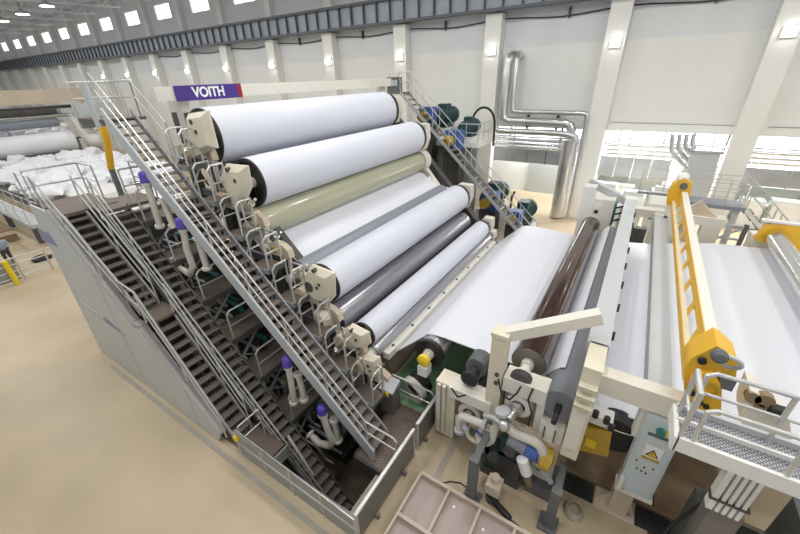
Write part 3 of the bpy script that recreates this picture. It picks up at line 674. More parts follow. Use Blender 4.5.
# small control desk on the deck at the foot of the platforms
t = thing('control_desk', 'small grey control desk with a yellow label beside the lowest small platform', 'desk', (-4.6, 6.2, 0))
MB().box(-4.85, -4.4, 6.1, 6.45, 0, 0.95).build('body', 'pitpanel', t, 0.02); MB().hexa([(-4.87, 6.05, .9), (-4.38, 6.05, .9), (-4.38, 6.48, .98), (-4.87, 6.48, .98)], [(-4.87, 6.05, .95), (-4.38, 6.05, .95), (-4.38, 6.48, 1.12), (-4.87, 6.48, 1.12)]).build('top', 'lightgrey', t)
MB().box(-4.62, -4.5, 6.02, 6.05, .78, .92).build('label_plate', 'signyellow', t)
t = thing('fan_cover', 'white round fan cover leaning beside the black roll end at the deck', 'cover', (-4.1, 6.8, 0))
MB().ring((-4.15, 6.75, 0.55), (-4.1, 6.95, 0.6), 0.42, 0.3, 28).build('rim', 'creamw', t); MB().cyl((-4.1, 6.9, 0.58), (-4.08, 7.2, 0.6), 0.4, 28).build('disc', 'rubber', t); MB().box(-4.3, -3.95, 6.85, 7.15, 0, 0.3).build('foot', 'cream', t)

# dark machine racks closing the view under the upper decks
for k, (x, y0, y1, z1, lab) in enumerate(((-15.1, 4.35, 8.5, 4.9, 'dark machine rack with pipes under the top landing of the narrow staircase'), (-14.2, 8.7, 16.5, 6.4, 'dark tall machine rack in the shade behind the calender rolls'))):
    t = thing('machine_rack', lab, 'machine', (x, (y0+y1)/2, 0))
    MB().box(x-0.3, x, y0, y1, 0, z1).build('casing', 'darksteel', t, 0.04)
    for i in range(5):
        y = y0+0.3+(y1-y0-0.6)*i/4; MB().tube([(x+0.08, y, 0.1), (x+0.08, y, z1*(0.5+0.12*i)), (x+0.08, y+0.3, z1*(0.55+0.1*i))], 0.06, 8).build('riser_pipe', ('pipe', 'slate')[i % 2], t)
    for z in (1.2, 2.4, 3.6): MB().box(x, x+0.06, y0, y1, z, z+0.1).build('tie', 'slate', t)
t = thing('ladder', 'short silver ladder rails in the pit corner at the foot of the brown staircase', 'ladder', (-4.6, 4.0, -2.9))
for y in (3.95, 4.3): MB().tube([(-4.35, y, -3), (-4.35, y, -1.6), (-4.45, y, -1.45)], 0.03, 7).build('rail', 'rail', t)
for z in (-2.7, -2.4, -2.1, -1.8): MB().tube([(-4.35, 3.95, z), (-4.35, 4.3, z)], 0.02, 6).build('rung', 'rail', t)
# ================================================================== reel side
sheet('paper_web', 'narrow white sheet rising between the brown roll and the matt grey roll', [(-0.85, 2.52), (-0.70, 2.62), (-0.52, 2.90), (-0.38, 3.07), (-0.28, 3.12)], 7.05, 16.8)
sheet('paper_web', 'broad white sheet right of the pale box beam, passing under the yellow beam', [(0.42, 2.35), (1.2, 2.42), (2.2, 2.66), (3.4, 2.9), (4.9, 3.0), (6.6, 2.85)], 7.0, 17.3)
# cream machine side frame at the front
t = thing('side_stand', 'cream machine side frame under the near ends of the brown and grey rolls', 'frame', (-1.2, 6.5, 0))
def fb(n, m, a, bev=0.03): return MB().box(*a).build(n, m, t, bev)
fb('upright', 'cream', (-3.1, -2.55, 6.25, 6.75, 0.05, 1.98))
fb('upright', 'cream', (-1.76, -1.43, 6.2, 6.55, 0.3, 4.0))
fb('upright', 'creamw', (-0.62, -0.46, 6.27, 6.7, 0.3, 2.97))
fb('upright', 'creamw', (-0.46, 0.02, 6.15, 6.6, 0.3, 2.2))
fb('cross_rail', 'creamw', (-2.7, -1.6, 6.15, 6.6, 1.72, 2.04))
fb('cross_rail', 'creamw', (-1.4, -0.48, 6.2, 6.65, 2.6, 3.0))
fb('cross_rail', 'cream', (-3.05, -1.5, 6.3, 6.7, 0.78, 0.95))
fb('cross_rail', 'tan', (-1.4, 0.3, 6.1, 6.3, 1.58, 1.72))
fb('back_plate', 'cream', (-2.6, -1.7, 6.62, 6.7, 0.6, 1.9))
fb('back_plate', 'cream', (-1.4, -0.45, 6.62, 6.7, 1.6, 2.7))
fb('base_foot', 'slate', (-1.8, -1.35, 5.9, 6.7, 0, 0.35))
fb('base_foot', 'slate', (-0.5, 0.3, 5.9, 6.7, 0, 0.35))
for x, z in ((-2.12, 1.36), (-1.0, 2.28)):
    r_ = MB(); r_.ring((x, 6.2, z), (x, 6.45, z), 0.3, 0.17, 28); rg = r_.build('bearing_ring', 'creamw', t)
    MB().cyl((x, 6.36, z), (x, 6.44, z), 0.19, 20).build('bore', 'darksteel', rg)
for i in range(2): MB().tube([(-2.98+i*0.14, 6.2, 0.2), (-2.98+i*0.14, 6.2, 1.95)], 0.05, 8).build('riser_pipe', 'pipe', t)
for x, z in ((-1.55, 2.75), (-1.55, 3.0), (-1.6, 1.2)): MB().cyl((x, 6.16, z), (x, 6.22, z), 0.05, 10).build('bolt', 'darksteel', t)
for x in (-0.36, -0.14): MB().box(x-0.012, x+0.012, 6.125, 6.15, 1.2, 2.1).build('cover_edge', 'darksteel', t)
# arm
t = thing('boom', 'pale angled boom reaching from the cream post over the brown roll', 'arm', (-1.6, 6.4, 4.0))
MB().bar((-1.6, 6.4, 3.95), (0.12, 7.0, 4.70), 0.24, 0.26).build('arm', 'creamw', t, 0.03)
MB().box(-1.78, -1.41, 6.18, 6.57, 4.0, 4.1).build('cap', 'cream', t, 0.02)
# brown roll carrier
x, z = R[10]
MB().cyl((x, 6.97, z), (x, 7.01, z), 0.385, 48).build('end_disc', 'disc', bpy.data.objects['spreader_roll'])
t = thing('roll_bearing', 'round dark bearing cap at the near end of the brown roll', 'bearing', (x, 6.5, z-0.3))
MB().lathe((x, 6.25, z-0.02), (x, 6.5, z), [(0, .15), (.04, .24), (.2, .24), (.22, .2)], 28).build('cap', 'darksteel', t)
MB().cyl((x, 6.4, z), (x, 6.55, z), 0.2, 24).build('hub', 'creamw', t)
MB().box(x-0.3, x+0.3, 6.45, 6.6, z-0.45, z-0.1).build('saddle', 'cream', t, 0.02)
x, z = -2.25, 2.35
t = thing('roll_bearing', 'grey stub roll with a dark bearing cap on the left cross rail', 'bearing', (x, 6.5, 2.05))
MB().lathe((x, 6.75, z), (x, 7.3, z), [(0, .12), (.05, .28), (.5, .28)], 28).build('stub', 'slate', t)
MB().lathe((x, 6.3, z), (x, 6.7, z), [(0, .14), (.04, .22), (.14, .22), (.16, .13), (.4, .13)], 24).build('cap', 'rubber', t)
MB().box(x-0.16, x+0.16, 6.4, 6.62, 2.05, z-0.1).build('block', 'creamw', t, 0.02)
# pale column and box beam
t = thing('box_beam', 'pale grey box beam running across the machine on a ribbed cream column', 'beam', (0.3, 6.5, 0))
MB().box(0.0, 0.4, 6.75, 17.4, 3.95, 4.2).build('beam', 'lightgrey', t, 0.02)
MB().prism([(5.95, 1.7), (6.24, 1.7), (6.24, 3.4), (6.8, 3.75), (6.8, 4.2), (5.95, 4.2)], 'x', 0.05, 0.37).build('column', 'cream', t, 0.02)
for z in (3.35, 3.6, 3.85): MB().prism([(5.8, z), (5.95, z), (5.95, z-0.18)], 'x', 0.05, 0.36).build('rib', 'cream', t)
MB().box(0.06, 0.32, 5.92, 5.96, 2.0, 3.1).build('cover_plate', 'creamw', t, 0.01)
for i in range(8): MB().cyl((0.4, 7.4+i*1.2, 4.05), (0.46, 7.4+i*1.2, 4.05), 0.1, 10).build('nozzle', 'rubber', t)
MB().box(0.0, 0.42, 17.4, 17.9, 0.0, 4.2).build('column', 'creamw', t, 0.03)
# front beam, cabinet, its post
t = thing('front_beam', 'pale horizontal beam from the cream column to the yellow robot head', 'beam', (1.1, 6.5, 3.4))
MB().box(0.35, 1.95, 6.3, 6.6, 3.4, 3.85).build('beam', 'creamw', t, 0.02)
MB().box(1.15, 1.55, 6.35, 6.6, 2.6, 3.4).build('hanger', 'creamw', t, 0.02)
t = thing('control_cabinet', 'tall blue-white control cabinet with a yellow warning triangle', 'cabinet', (1.55, 6.4, 1.1))
MB().box(1.24, 1.84, 6.28, 6.52, 1.12, 3.36).build('body', 'cabinet', t, 0.02)
MB().box(1.2, 1.88, 6.24, 6.56, 1.05, 1.12).build('base_rim', 'creamw', t)
d = MB().box(1.28, 1.80, 6.262, 6.282, 1.2, 3.3).build('door', 'cabinet', t, 0.01)
MB().box(1.36, 1.68, 6.25, 6.264, 2.88, 2.95).build('name_strip', 'slate', d, smooth=False)
MB().box(1.41, 1.69, 6.252, 6.263, 2.32, 2.62).build('warning_label', 'signwhite', d, smooth=False)
MB().box(1.41, 1.69, 6.249, 6.253, 2.24, 2.32).build('label_stripe', 'ochre', d, smooth=False)
MB().prism([(1.44, 2.36), (1.66, 2.36), (1.55, 2.56)], 'y', 6.246, 6.253).build('warning_triangle', 'rubber', d, smooth=False)
MB().prism([(1.475, 2.38), (1.625, 2.38), (1.55, 2.52)], 'y', 6.242, 6.247).build('triangle_field', 'signyellow', d, smooth=False)
MB().prism([(1.53, 2.40), (1.565, 2.44), (1.545, 2.445), (1.565, 2.49), (1.525, 2.44), (1.547, 2.435)], 'y', 6.239, 6.243).build('lightning_mark', 'rubber', d, smooth=False)
for i, (a, b) in enumerate(((1.36, 2.12), (1.52, 2.0), (1.5, 1.88), (1.58, 1.86), (1.42, 1.9), (1.66, 2.05))): MB().cyl((a, 6.24, b), (a, 6.265, b), 0.018, 8).build('button', 'darksteel', d)
MB().cyl((1.52, 6.16, 3.08), (1.52, 6.27, 3.08), 0.07, 16).build('switch', 'teal', d)
MB().box(1.6, 1.74, 6.25, 6.27, 3.02, 3.17).build('switch_plate', 'signyellow', d)
MB().box(1.22, 1.3, 6.2, 6.28, 1.12, 1.5).build('terminal_strip', 'creamw', t)
t = thing('support_post', 'tan post with gusset plates standing below the control cabinet', 'post', (1.4, 6.5, 0))
MB().box(1.26, 1.62, 6.42, 6.78, 0.04, 1.05).build('post', 'tan', t, 0.02)
MB().box(0.98, 1.8, 6.34, 6.9, 0, 0.05).build('base_plate', 'tan', t)
MB().prism([(0.98, 0.05), (1.26, 0.05), (1.26, 0.45)], 'y', 6.56, 6.6).build('gusset', 'tan', t)
MB().prism([(1.62, 0.05), (1.8, 0.05), (1.62, 0.45)], 'y', 6.56, 6.6).build('gusset', 'tan', t)
# ochre guard
t = thing('belt_guard', 'ochre yellow guard box beside the cream column', 'guard', (0.65, 6.7, 1.3))
q = [P(a, b, Y=6.6) for a, b in ((582, 427), (612, 432), (608, 457), (578, 450))]
MB().prism([(p.x, p.z) for p in q], 'y', 6.6, 6.95).build('box', 'ochre', t, 0.04)
MB().box(0.47, 0.68, 6.58, 6.6, 1.55, 1.78).build('plate', 'signyellow', t, 0.01)
MB().cyl((0.95, 6.75, 2.0), (0.95, 7.1, 2.0), 0.45, 32).build('pulley', 'rubber', t)
t = thing('tension_unit', 'white valve unit with small black knobs above the ochre guard box', 'valve', (0.55, 6.7, 2.25))
MB().box(0.4, 0.85, 6.62, 6.98, 2.24, 2.45).build('body', 'white', t, 0.03)
for a, b in ((0.5, 2.55), (0.72, 2.5), (0.84, 2.36)): MB().cyl((a, 6.6, b-0.08), (a, 6.6, b+0.08), 0.06, 12).build('knob', 'rubber', t)
MB().tube([(0.75, 6.6, 2.3), (1.2, 6.6, 2.34)], 0.012, 6).build('rod', 'chrome', t)
# grey box beam over the sheet
t = thing('measuring_beam', 'broad flat grey beam spanning over the bright white sheet', 'beam', (1.38, 7, 3.2))
MB().box(1.19, 1.60, 6.7, 17.7, 3.18, 3.52).build('beam', 'lightgrey', t, 0.03)
MB().box(1.36, 1.42, 6.75, 6.95, 3.52, 3.56).build('clip', 'darksteel', t)
MB().box(1.17, 1.62, 17.7, 18.1, 0, 3.6).build('support', 'creamw', t, 0.02)
# yellow twin beam with its heads
t = thing('transfer_beam', 'long yellow twin beam with slanted rungs running across the reel', 'beam', (1.75, 7, 4.3))
MB().box(1.60, 1.70, 6.6, 17.6, 4.10, 4.28).build('rail', 'cream', t, 0.01)
MB().box(1.80, 1.99, 6.6, 17.6, 4.50, 4.68).build('rail', 'creamw', t, 0.01)
MB().box(1.78, 1.80, 6.6, 17.6, 4.40, 4.68).build('side_plate', 'yellow', t)
MB().box(1.58, 1.60, 6.6, 17.6, 4.08, 4.28).build('side_plate', 'yellow', t)
for i in range(9):
    y = 7.4+i*1.15
    MB().hexa([(1.68, y, 4.20), (1.68, y+0.3, 4.20), (1.82, y+0.6, 4.50), (1.82, y+0.3, 4.50)], [(1.68, y, 4.27), (1.68, y+0.3, 4.27), (1.82, y+0.6, 4.57), (1.82, y+0.3, 4.57)]).build('rung', 'yellow', t)
t = thing('beam_head', 'big yellow drive head with a grey hand wheel, near end of the twin beam', 'machine', (1.8, 6.4, 3.7))
q = [P(a, b, Y=6.3) for a, b in ((684, 368), (692, 358), (717, 346), (724, 350), (738, 363), (736, 377), (722, 384), (721, 416), (702, 413), (690, 403), (684, 390))]
MB().prism([(p.x, p.z) for p in q], 'y', 6.3, 6.85).build('casting', 'yellow', t, 0.06)
q = [P(a, b, Y=6.26) for a, b in ((688, 392), (690, 376), (700, 370), (714, 372), (720, 382), (719, 410), (700, 408))]
MB().prism([(p.x, p.z) for p in q], 'y', 6.18, 6.3).build('front_plate', 'yellow', t, 0.04)
c = P(730, 362, Y=6.25); MB().tube(arc(c, 0.14, 0, 2*math.pi, 20, (0.9, 0, -0.42), (0.3, -0.5, 0.8))[:-1], 0.035, 8, True).build('hand_wheel', 'lightgrey', t)
c = P(719, 355, Y=6.24); MB().lathe(c, c+Vector((0, -0.14, 0.03)), [(0, .11), (.08, .11), (.13, .06)], 20).build('motor_cap', 'slate', t)
c = P(702, 360, Y=6.28); MB().cyl(c, c+Vector((0, -0.05, 0)), 0.06, 14).build('plug', 'rubber', t)
c = P(707, 388, Y=6.17); MB().ring(c, c+Vector((0, -0.03, 0)), 0.16, 0.13, 20).build('cover_ring', 'ochre', t)
for a, b in ((690, 388), (692, 393), (700, 402), (706, 406)): c = P(a, b, Y=6.16); MB().cyl(c, c+Vector((0, -0.03, 0)), 0.045, 12).build('bolt', 'rubber', t)
c = P(727, 382, Y=6.3); MB().box(c.x-0.12, c.x+0.08, 6.22, 6.5, c.z-0.1, c.z+0.12).build('socket', 'slate', t)
t = thing('beam_head', 'yellow rounded drive head with a pale dome at the far end of the twin beam', 'machine', (1.75, 17.7, 4.1))
MB().prism([(1.45, 4.1), (2.0, 4.1), (2.1, 4.6), (2.05, 5.0), (1.75, 5.2), (1.45, 4.95), (1.38, 4.5)], 'y', 17.6, 18.1).build('casting', 'yellow', t, 0.05)
MB().ball((1.72, 17.85, 5.15), 0.22, 16).build('dome', 'white', t)
MB().cyl((1.8, 17.5, 4.9), (1.8, 17.6, 4.9), 0.13, 14).build('plug', 'slate', t)
MB().box(1.5, 2.0, 17.7, 18.1, 0, 4.1).build('support', 'creamw', t)
# platform at the right
t = thing('operator_platform', 'railed platform with a perforated silver deck in front of the yellow head', 'platform', (3.2, 5.3, 4.0))
MB().box(1.46, 6.5, 5.12, 5.72, 4.11, 4.15).build('deck', 'mesh', t, smooth=False)
MB().box(1.44, 6.5, 5.06, 5.12, 3.94, 4.2).build('edge_beam', 'white', t, 0.01)
MB().box(1.44, 6.5, 5.44, 5.48, 4.14, 4.23).build('kick_strip', 'white', t, 0.01)
MB().box(1.44, 6.5, 5.72, 5.78, 3.95, 4.25).build('edge_beam', 'lightgrey', t, 0.01)
MB().box(1.40, 1.46, 5.06, 5.78, 3.94, 4.2).build('edge_beam', 'white', t, 0.01)
b = MB()
b.tube([(1.47, 5.62, 4.1), (1.47, 5.62, 5.05), (1.47, 5.12, 5.05), (1.47, 5.12, 4.0)], 0.03, 8); b.build('end_rail', 'rail', t)
MB().tube([(1.47, 5.62, 4.6), (1.47, 5.12, 4.6)], 0.025, 8).build('knee_rail', 'rail', t)
MB().tube([(1.62, 5.72, 4.15), (1.62, 5.72, 4.95), (1.72, 5.72, 5.03), (6.4, 5.72, 5.03), (6.4, 5.72, 4.15)], 0.032, 8).build('hand_rail', 'rail', t)
MB().tube([(1.62, 5.72, 4.62), (6.4, 5.72, 4.62)], 0.025, 8).build('knee_rail', 'rail', t)
MB().tube([(1.62, 5.12, 4.0), (1.62, 5.12, 4.78), (1.72, 5.12, 4.86), (6.4, 5.12, 4.86), (6.4, 5.12, 4.1)], 0.032, 8).build('hand_rail', 'rail', t)
for x in (2.55, 4.0): MB().tube([(x, 5.72, 4.15), (x, 5.72, 5.03)], 0.035, 8).build('post', 'rail', t)
for x in (2.62, 4.2): MB().tube([(x, 5.12, 4.0), (x, 5.12, 4.86)], 0.035, 8).build('post', 'rail', t)
t = thing('platform_column', 'column of white square tubes strapped together under the right platform', 'column', (2.5, 5.4, 0))
for i in range(5): MB().box(2.2+i*0.082+(0 if i == 0 else 0.03), 2.25+i*0.082+0.03, 5.32, 5.5, 2.75, 3.94).build('tube', 'white', t, 0.01)
MB().box(2.17, 2.66, 5.30, 5.52, 3.0, 3.04).build('strap', 'darksteel', t)
MB().box(2.3, 2.7, 5.4, 5.75, 0, 2.75).build('base_column', 'pitpanel', t, 0.03)
MB().prism([(1.9, 3.94), (2.18, 3.94), (2.18, 3.6)], 'y', 5.36, 5.46).build('gusset', 'tan', t)
t = thing('unwind_stand', 'grey-brown machine stand under the right platform, at the lower right corner', 'machine', (3.2, 6.3, 0))
MB().box(2.45, 2.7, 5.9, 6.6, 0, 1.7).build('frame', 'slate', t, 0.04)
MB().box(2.7, 3.6, 6.0, 6.6, 0, 1.3).build('body', 'pitpanel', t, 0.05)
MB().box(3.6, 3.8, 5.8, 6.6, 0, 2.4).build('frame', 'slate', t, 0.03)
MB().box(2.85, 3.4, 5.9, 6.3, 1.3, 1.55).build('jaw', 'rubber', t, 0.04)
MB().tube([(2.4, 5.95, 2.1), (2.1, 5.7, 1.5), (2.0, 5.6, 0.9), (2.2, 5.5, 0.4)], 0.03, 8).build('hose', 'cable', t)
# cream block behind the platform rail
t = thing('reel_arm', 'cream reel arm with two dark holes, seen through the right platform rails', 'arm', (2.45, 6.4, 2.9))
q = [P(a, b, Y=6.3) for a, b in ((741, 412), (750, 390), (762, 396), (768, 402), (775, 412), (790, 422), (792, 440), (741, 425))]
MB().prism([(p.x, p.z) for p in q], 'y', 6.3, 6.8).build('casting', 'creamw', t, 0.04)
for a, b, r in ((753, 398, .1), (759, 407, .07), (765, 401, .12)): c = P(a, b, Y=6.3); MB().cyl(c+Vector((0, -0.02, 0)), c+Vector((0, 0.1, 0)), r, 16).build('hole', 'wood_shade', t)
c = P(777, 410, Y=6.3); MB().box(c.x-.1, c.x+.1, 6.2, 6.35, c.z-.07, c.z+.07).build('switch', 'rubber', t, 0.02)
MB().box(2.15, 3.2, 6.45, 6.8, 2.6, 2.95).build('body', 'creamw', t, 0.03)
# right steel roll on its yellow plate
mk(12, 'guide_roll', 'bright steel roll with a yellow end plate at the right edge', 0, 0, 0.30, 'chrome', xz=(4.86, 3.48), y0=7.2, y1=17.2)
t = thing('roll_stand', 'yellow end plate holding the bright steel roll at the right edge', 'arm', (5.4, 17.4, 3.0))
MB().prism([(4.35, 3.3), (4.5, 3.9), (5.2, 3.98), (7.2, 3.7), (7.2, 2.9), (5.6, 3.1), (4.6, 3.2)], 'y', 17.3, 17.5).build('plate', 'yellow', t, 0.02)
MB().box(4.3, 6.5, 17.5, 18.0, 0, 3.4).build('stand', 'creamw', t, 0.03)
MB().box(4.35, 6.8, 17.28, 17.52, 3.98, 4.05).build('top_cap', 'white', t, 0.02)
# rollers and small ones in the base
st(MB().box(2.06, 2.18, 6.2, 12.0, 0.0, 0.015).build('floor_channel', 'redpipe', smooth=False))
st(MB().box(-2.53, -2.37, 3.9, 6.65, 0.0, 0.012).build('floor_gutter', 'cover', smooth=False))
st(MB().box(-14.5, 0.2, 2.55, 2.68, 0.0, 0.012).build('floor_gutter', 'cover', smooth=False))
# base rail with dark slots
t = thing('base_rail', 'dark base rail on the floor under the reel with two open slots', 'rail', (1.5, 6.6, 0))
for a, b in ((0.3, 0.95), (1.82, 2.5)): MB().box(a, b, 6.4, 6.85, 0.0, 0.06).build('slot_cover', 'rubber', t)
MB().box(0.3, 2.9, 6.9, 6.98, 0, 0.1).build('edge', 'wood_shade', t)
st(MB().box(0.25, 3.5, 6.95, 14, 0, 0.008).build('floor_shade_patch', 'wood_shade', smooth=False))  # flat brown patch: shade under the reel painted onto the floor
# slate legs
k = 0
for x, y, ht in ((-1.5, 5.0, 1.55), (0.18, 5.38, 1.3)):
    t = thing('steel_prop', 'slate grey steel leg on a foot plate, %s' % ('beside the tan tray' if k == 0 else 'right of the white hose'), 'leg', (x, y, 0)); k += 1
    MB().box(x-0.1, x+0.1, y-0.08, y+0.1, 0.06, ht).build('leg', 'slate', t, 0.02)
    MB().box(x-0.2, x+0.2, y-0.18, y+0.25, 0, 0.06).build('foot_plate', 'slate', t, 0.01)
    MB().box(x-0.07, x+0.07, y+0.1, 6.15, ht-0.2, ht-0.06).build('tie_bar', 'slate', t, 0.02)
# tray
t = thing('steel_tray', 'tan divided steel tray at the bottom edge of the picture', 'tray', (-1.5, 4.0, 0))
tx0, tx1, ty0, ty1 = -2.76, 0.35, 2.4, 4.86
MB().box(tx0, tx1, ty0, ty1, 0.02, 0.1).build('base_sheet', 'tray', t, smooth=False)
for y in (ty0, 3.75, ty1): MB().box(tx0, tx1, y-0.04, y+0.04, 0.1, 0.24).build('rim', 'trayrim', t, smooth=False)
for x in (tx0, -1.98, -1.2, -0.4, tx1): MB().box(x-0.03, x+0.03, ty0, ty1, 0.1, 0.23).build('rim', 'trayrim', t, smooth=False)
for x, y in ((-1.75, 4.6), (-1.0, 4.5), (-0.5, 4.55), (-2.0, 4.2)): MB().cyl((x, y, 0.1), (x, y, 0.115), 0.03, 12).build('stud', 'signwhite', t)
# hoses, valves and pumps in front of the side frame
def hose(label, pts, Y, r, m='pipe', cat='pipe', fl=True, name='pipe'):
    a = [P(*p[:2], Y=(p[2] if len(p) > 2 else Y)) for p in pts]
    # round the path
    out = [a[0]]
    for i in range(1, len(a)-1):
        out += [a[i].lerp(a[i-1], 0.3), a[i].lerp((a[i-1]+a[i+1])/2, 0.18), a[i].lerp(a[i+1], 0.3)]
    out.append(a[-1])
    t = thing(name, label, cat, a[-1]); MB().tube(out, r, 12).build('pipe_run', m, t)
    if fl:
        for q, d in ((a[0], a[1]-a[0]), (a[-1], a[-1]-a[-2])):
            d = d.normalized(); MB().cyl(q-d*0.05, q+d*0.03, r*1.5, 16).build('flange', 'lightgrey' if m == 'pipe' else 'darksteel', t)
    return t
hose('white elbow pipe leaving the left bearing ring of the cream frame', [(484, 425), (470, 419), (461, 416), (459, 422), (460, 430)], 5.95, 0.10)
hose('thick white pipe curving from the right bearing ring down to the grey hose', [(503, 412), (505, 422), (512, 432), (524, 437), (536, 442), (543, 450), (542, 463)], 5.9, 0.11)
hose('thin grey pipe continuing from the foot of the thick white pipe', [(540, 466), (546, 474), (552, 484)], 5.85, 0.07, 'lightgrey')
hose('white pipe bent under the cream frame beside the slate leg', [(498, 422), (494, 432), (492, 441), (484, 444), (478, 440)], 5.8, 0.08)
hose('short white pipe hanging left of the bent white pipe', [(466, 428), (468, 436), (474, 441), (482, 443)], 5.9, 0.06)
x, z = -1.0, 2.28
t = thing('rotary_joint', 'grey rotary joint with valve plugged into the right bearing ring', 'valve', (-1.0, 5.9, 2.1))
MB().lathe((x, 6.3, z), (x-0.12, 5.75, z-0.12), [(0, .13), (.1, .13), (.12, .17), (.2, .17), (.22, .12), (.5, .12)], 18).build('body', 'duct', t)
MB().ball((x-0.14, 5.72, z-0.2), 0.14, 14).build('elbow', 'duct', t)
MB().tube([(x-0.14, 5.72, z-0.2), (x-0.4, 5.72, z-0.1), (x-0.62, 5.8, z-0.25)], 0.05, 10).build('drain', 'lightgrey', t)
t = thing('rotary_joint', 'tan rotary joint with handle under the left bearing ring', 'valve', (-1.75, 5.9, 0.6))
MB().lathe((-2.12, 6.25, 1.36), (-2.12, 5.85, 1.3), [(0, .12), (.1, .12), (.12, .16), (.2, .16), (.22, .1), (.4, .1)], 18).build('body', 'duct', t)
MB().lathe((-1.66, 5.95, 1.5), (-1.72, 5.95, 0.75), [(0, .05), (.1, .1), (.4, .1), (.42, .14), (.5, .14), (.52, .08), (.75, .08)], 16).build('valve', 'tan', t)
MB().cyl((-1.8, 5.85, 1.35), (-1.5, 5.85, 1.2), 0.03, 8).build('handle', 'purple', t)
MB().box(-1.6, -1.42, 5.85, 6.05, 0.7, 1.5).build('bracket', 'creamw', t, 0.02)
t = thing('drive_motor', 'dark motor with a blue end under the right part of the cream frame', 'motor', (-0.8, 6.0, 1.1))
MB().lathe((-1.05, 5.95, 1.5), (-0.35, 5.95, 1.42), [(0, .14), (.02, .2), (.42, .2)], 20).build('body', 'bluegrey', t)
MB().lathe((-0.62, 5.95, 1.45), (-0.3, 5.95, 1.42), [(0, .21), (.25, .21), (.3, .1)], 20).build('end_bell', 'blue', t)
MB().lathe((-0.3, 5.95, 1.38), (0.0, 5.95, 1.34), [(0, .26), (.22, .26), (.26, .15)], 20).build('brake', 'ochre', t)
for i, (px, py, w, hh, m, lab) in enumerate(((497, 447, .5, .7, 'motor', 'dark green pump block under the cream frame, left of the thick white pipe'), (513, 440, .5, .5, 'motor', 'dark green pump block under the cream frame, right next to the thick white pipe'))):
    c = P(px, py, Y=6.0); t = thing('pump_block', lab, 'machine', (c.x, 6.0, c.z-hh))
    MB().box(c.x-w/2, c.x+w/2, 5.85, 6.2, c.z-hh, c.z+0.1).build('body', m, t, 0.05)
    MB().cyl((c.x, 5.7, c.z-0.1), (c.x, 5.86, c.z-0.1), 0.14, 16).build('cover', 'darksteel', t)
    MB().box(c.x-w/2-0.05, c.x+w/2+0.05, 5.8, 6.25, 0, c.z-hh).build('pedestal', 'darksteel', t, 0.02)
t = thing('pump_block', 'small tan gear block with a flat top standing on the floor beside the slate leg', 'machine', (-1.1, 5.3, 0))
MB().box(-1.25, -0.92, 5.2, 5.55, 0.25, 0.55).build('body', 'tan', t, 0.04)
MB().box(-1.22, -0.95, 5.25, 5.5, 0, 0.26).build('foot', 'darksteel', t, 0.02)
MB().cyl((-1.08, 5.38, 0.55), (-1.08, 5.38, 0.75), 0.1, 14).build('neck', 'tan', t)
t = thing('angle_grinder', 'black hand tool lying on the tan floor with a cable', 'tool', (-0.85, 5.1, 0))
MB().lathe((-1.12, 5.28, 0.09), (-0.55, 5.02, 0.09), [(0, .04), (.05, .09), (.2, .09), (.22, .07), (.5, .075), (.55, .085), (.62, .06)], 16).build('body', 'rubber', t)
MB().cyl((-1.08, 5.26, 0.02), (-1.08, 5.26, 0.12), 0.13, 18).build('disc_guard', 'darksteel', t)
MB().tube([(-0.55, 5.02, 0.09), (-0.3, 5.02, 0.02), (-0.05, 4.96, 0.02), (0.02, 4.7, 0.02)], 0.014, 6).build('cord', 'cable', t)
c = P(524, 462, Y=5.6)
t = thing('actuator', 'white cylinder with a brown metal tip hanging in front of the cream frame', 'machine', (c.x, 5.6, 0.2))
MB().lathe(P(522, 458, Y=5.7), P(528, 478, Y=5.7), [(0, .08), (.03, .13), (.44, .13), (.46, .09)], 18).build('body', 'white', t)
MB().lathe(P(527, 476, Y=5.7), P(531, 490, Y=5.7), [(0, .09), (.12, .1), (.14, .07), (.32, .05)], 14).build('tip', 'bronze', t)
t = thing('floor_cable', 'black cable lying across the tan floor from the slate leg', 'cable', (-1.9, 5.2, 0))
MB().tube([(-2.3, 4.95, 0.02), (-2.1, 5.15, 0.02), (-1.85, 5.25, 0.02), (-1.65, 5.2, 0.02)], 0.014, 6).build('cable', 'cable', t)
t = thing('hose_coil', 'grey hose coil lying on the floor right of the second slate leg', 'hose', (0.9, 6.0, 0))
for i in range(3): MB().tube([(0.62+0.2*math.cos(a*0.4)*(1-0.1*i), 6.0+0.22*math.sin(a*0.4)*(1-0.1*i), 0.03+0.04*i) for a in range(16)], 0.022, 8, True).build('loop', 'cover', t)
for i, (pts, lab) in enumerate((([(-1.5, 6.16, 2.9), (-1.35, 6.08, 2.55), (-1.18, 6.1, 2.5), (-1.05, 6.12, 2.75), (-1.0, 6.15, 2.95)], 'black cable loop hanging on the cream post'), ([(-0.75, 6.16, 3.02), (-0.8, 6.12, 2.7), (-0.68, 6.12, 2.35), (-0.7, 6.14, 1.9)], 'black cable hanging down the cross rail below the brown roll'),
        ([(-2.6, 6.1, 2.1), (-2.4, 6.05, 1.95), (-2.2, 6.08, 2.1)], 'black cable sagging on the left cross rail'))):
    t = thing('cable_loop', lab, 'cable', pts[-1]); MB().tube(pts, 0.02, 6).build('cable', 'cable', t)
# dark floor equipment beneath the sheet
t = thing('floor_cover', 'dark ribbed cover plates on the green floor under the white sheet', 'cover', (-2.2, 8.6, 0))
for i in range(6): MB().box(-2.75+i*0.17, -2.62+i*0.17, 7.0, 11, 0.01, 0.9).build('rib', 'slate', t)
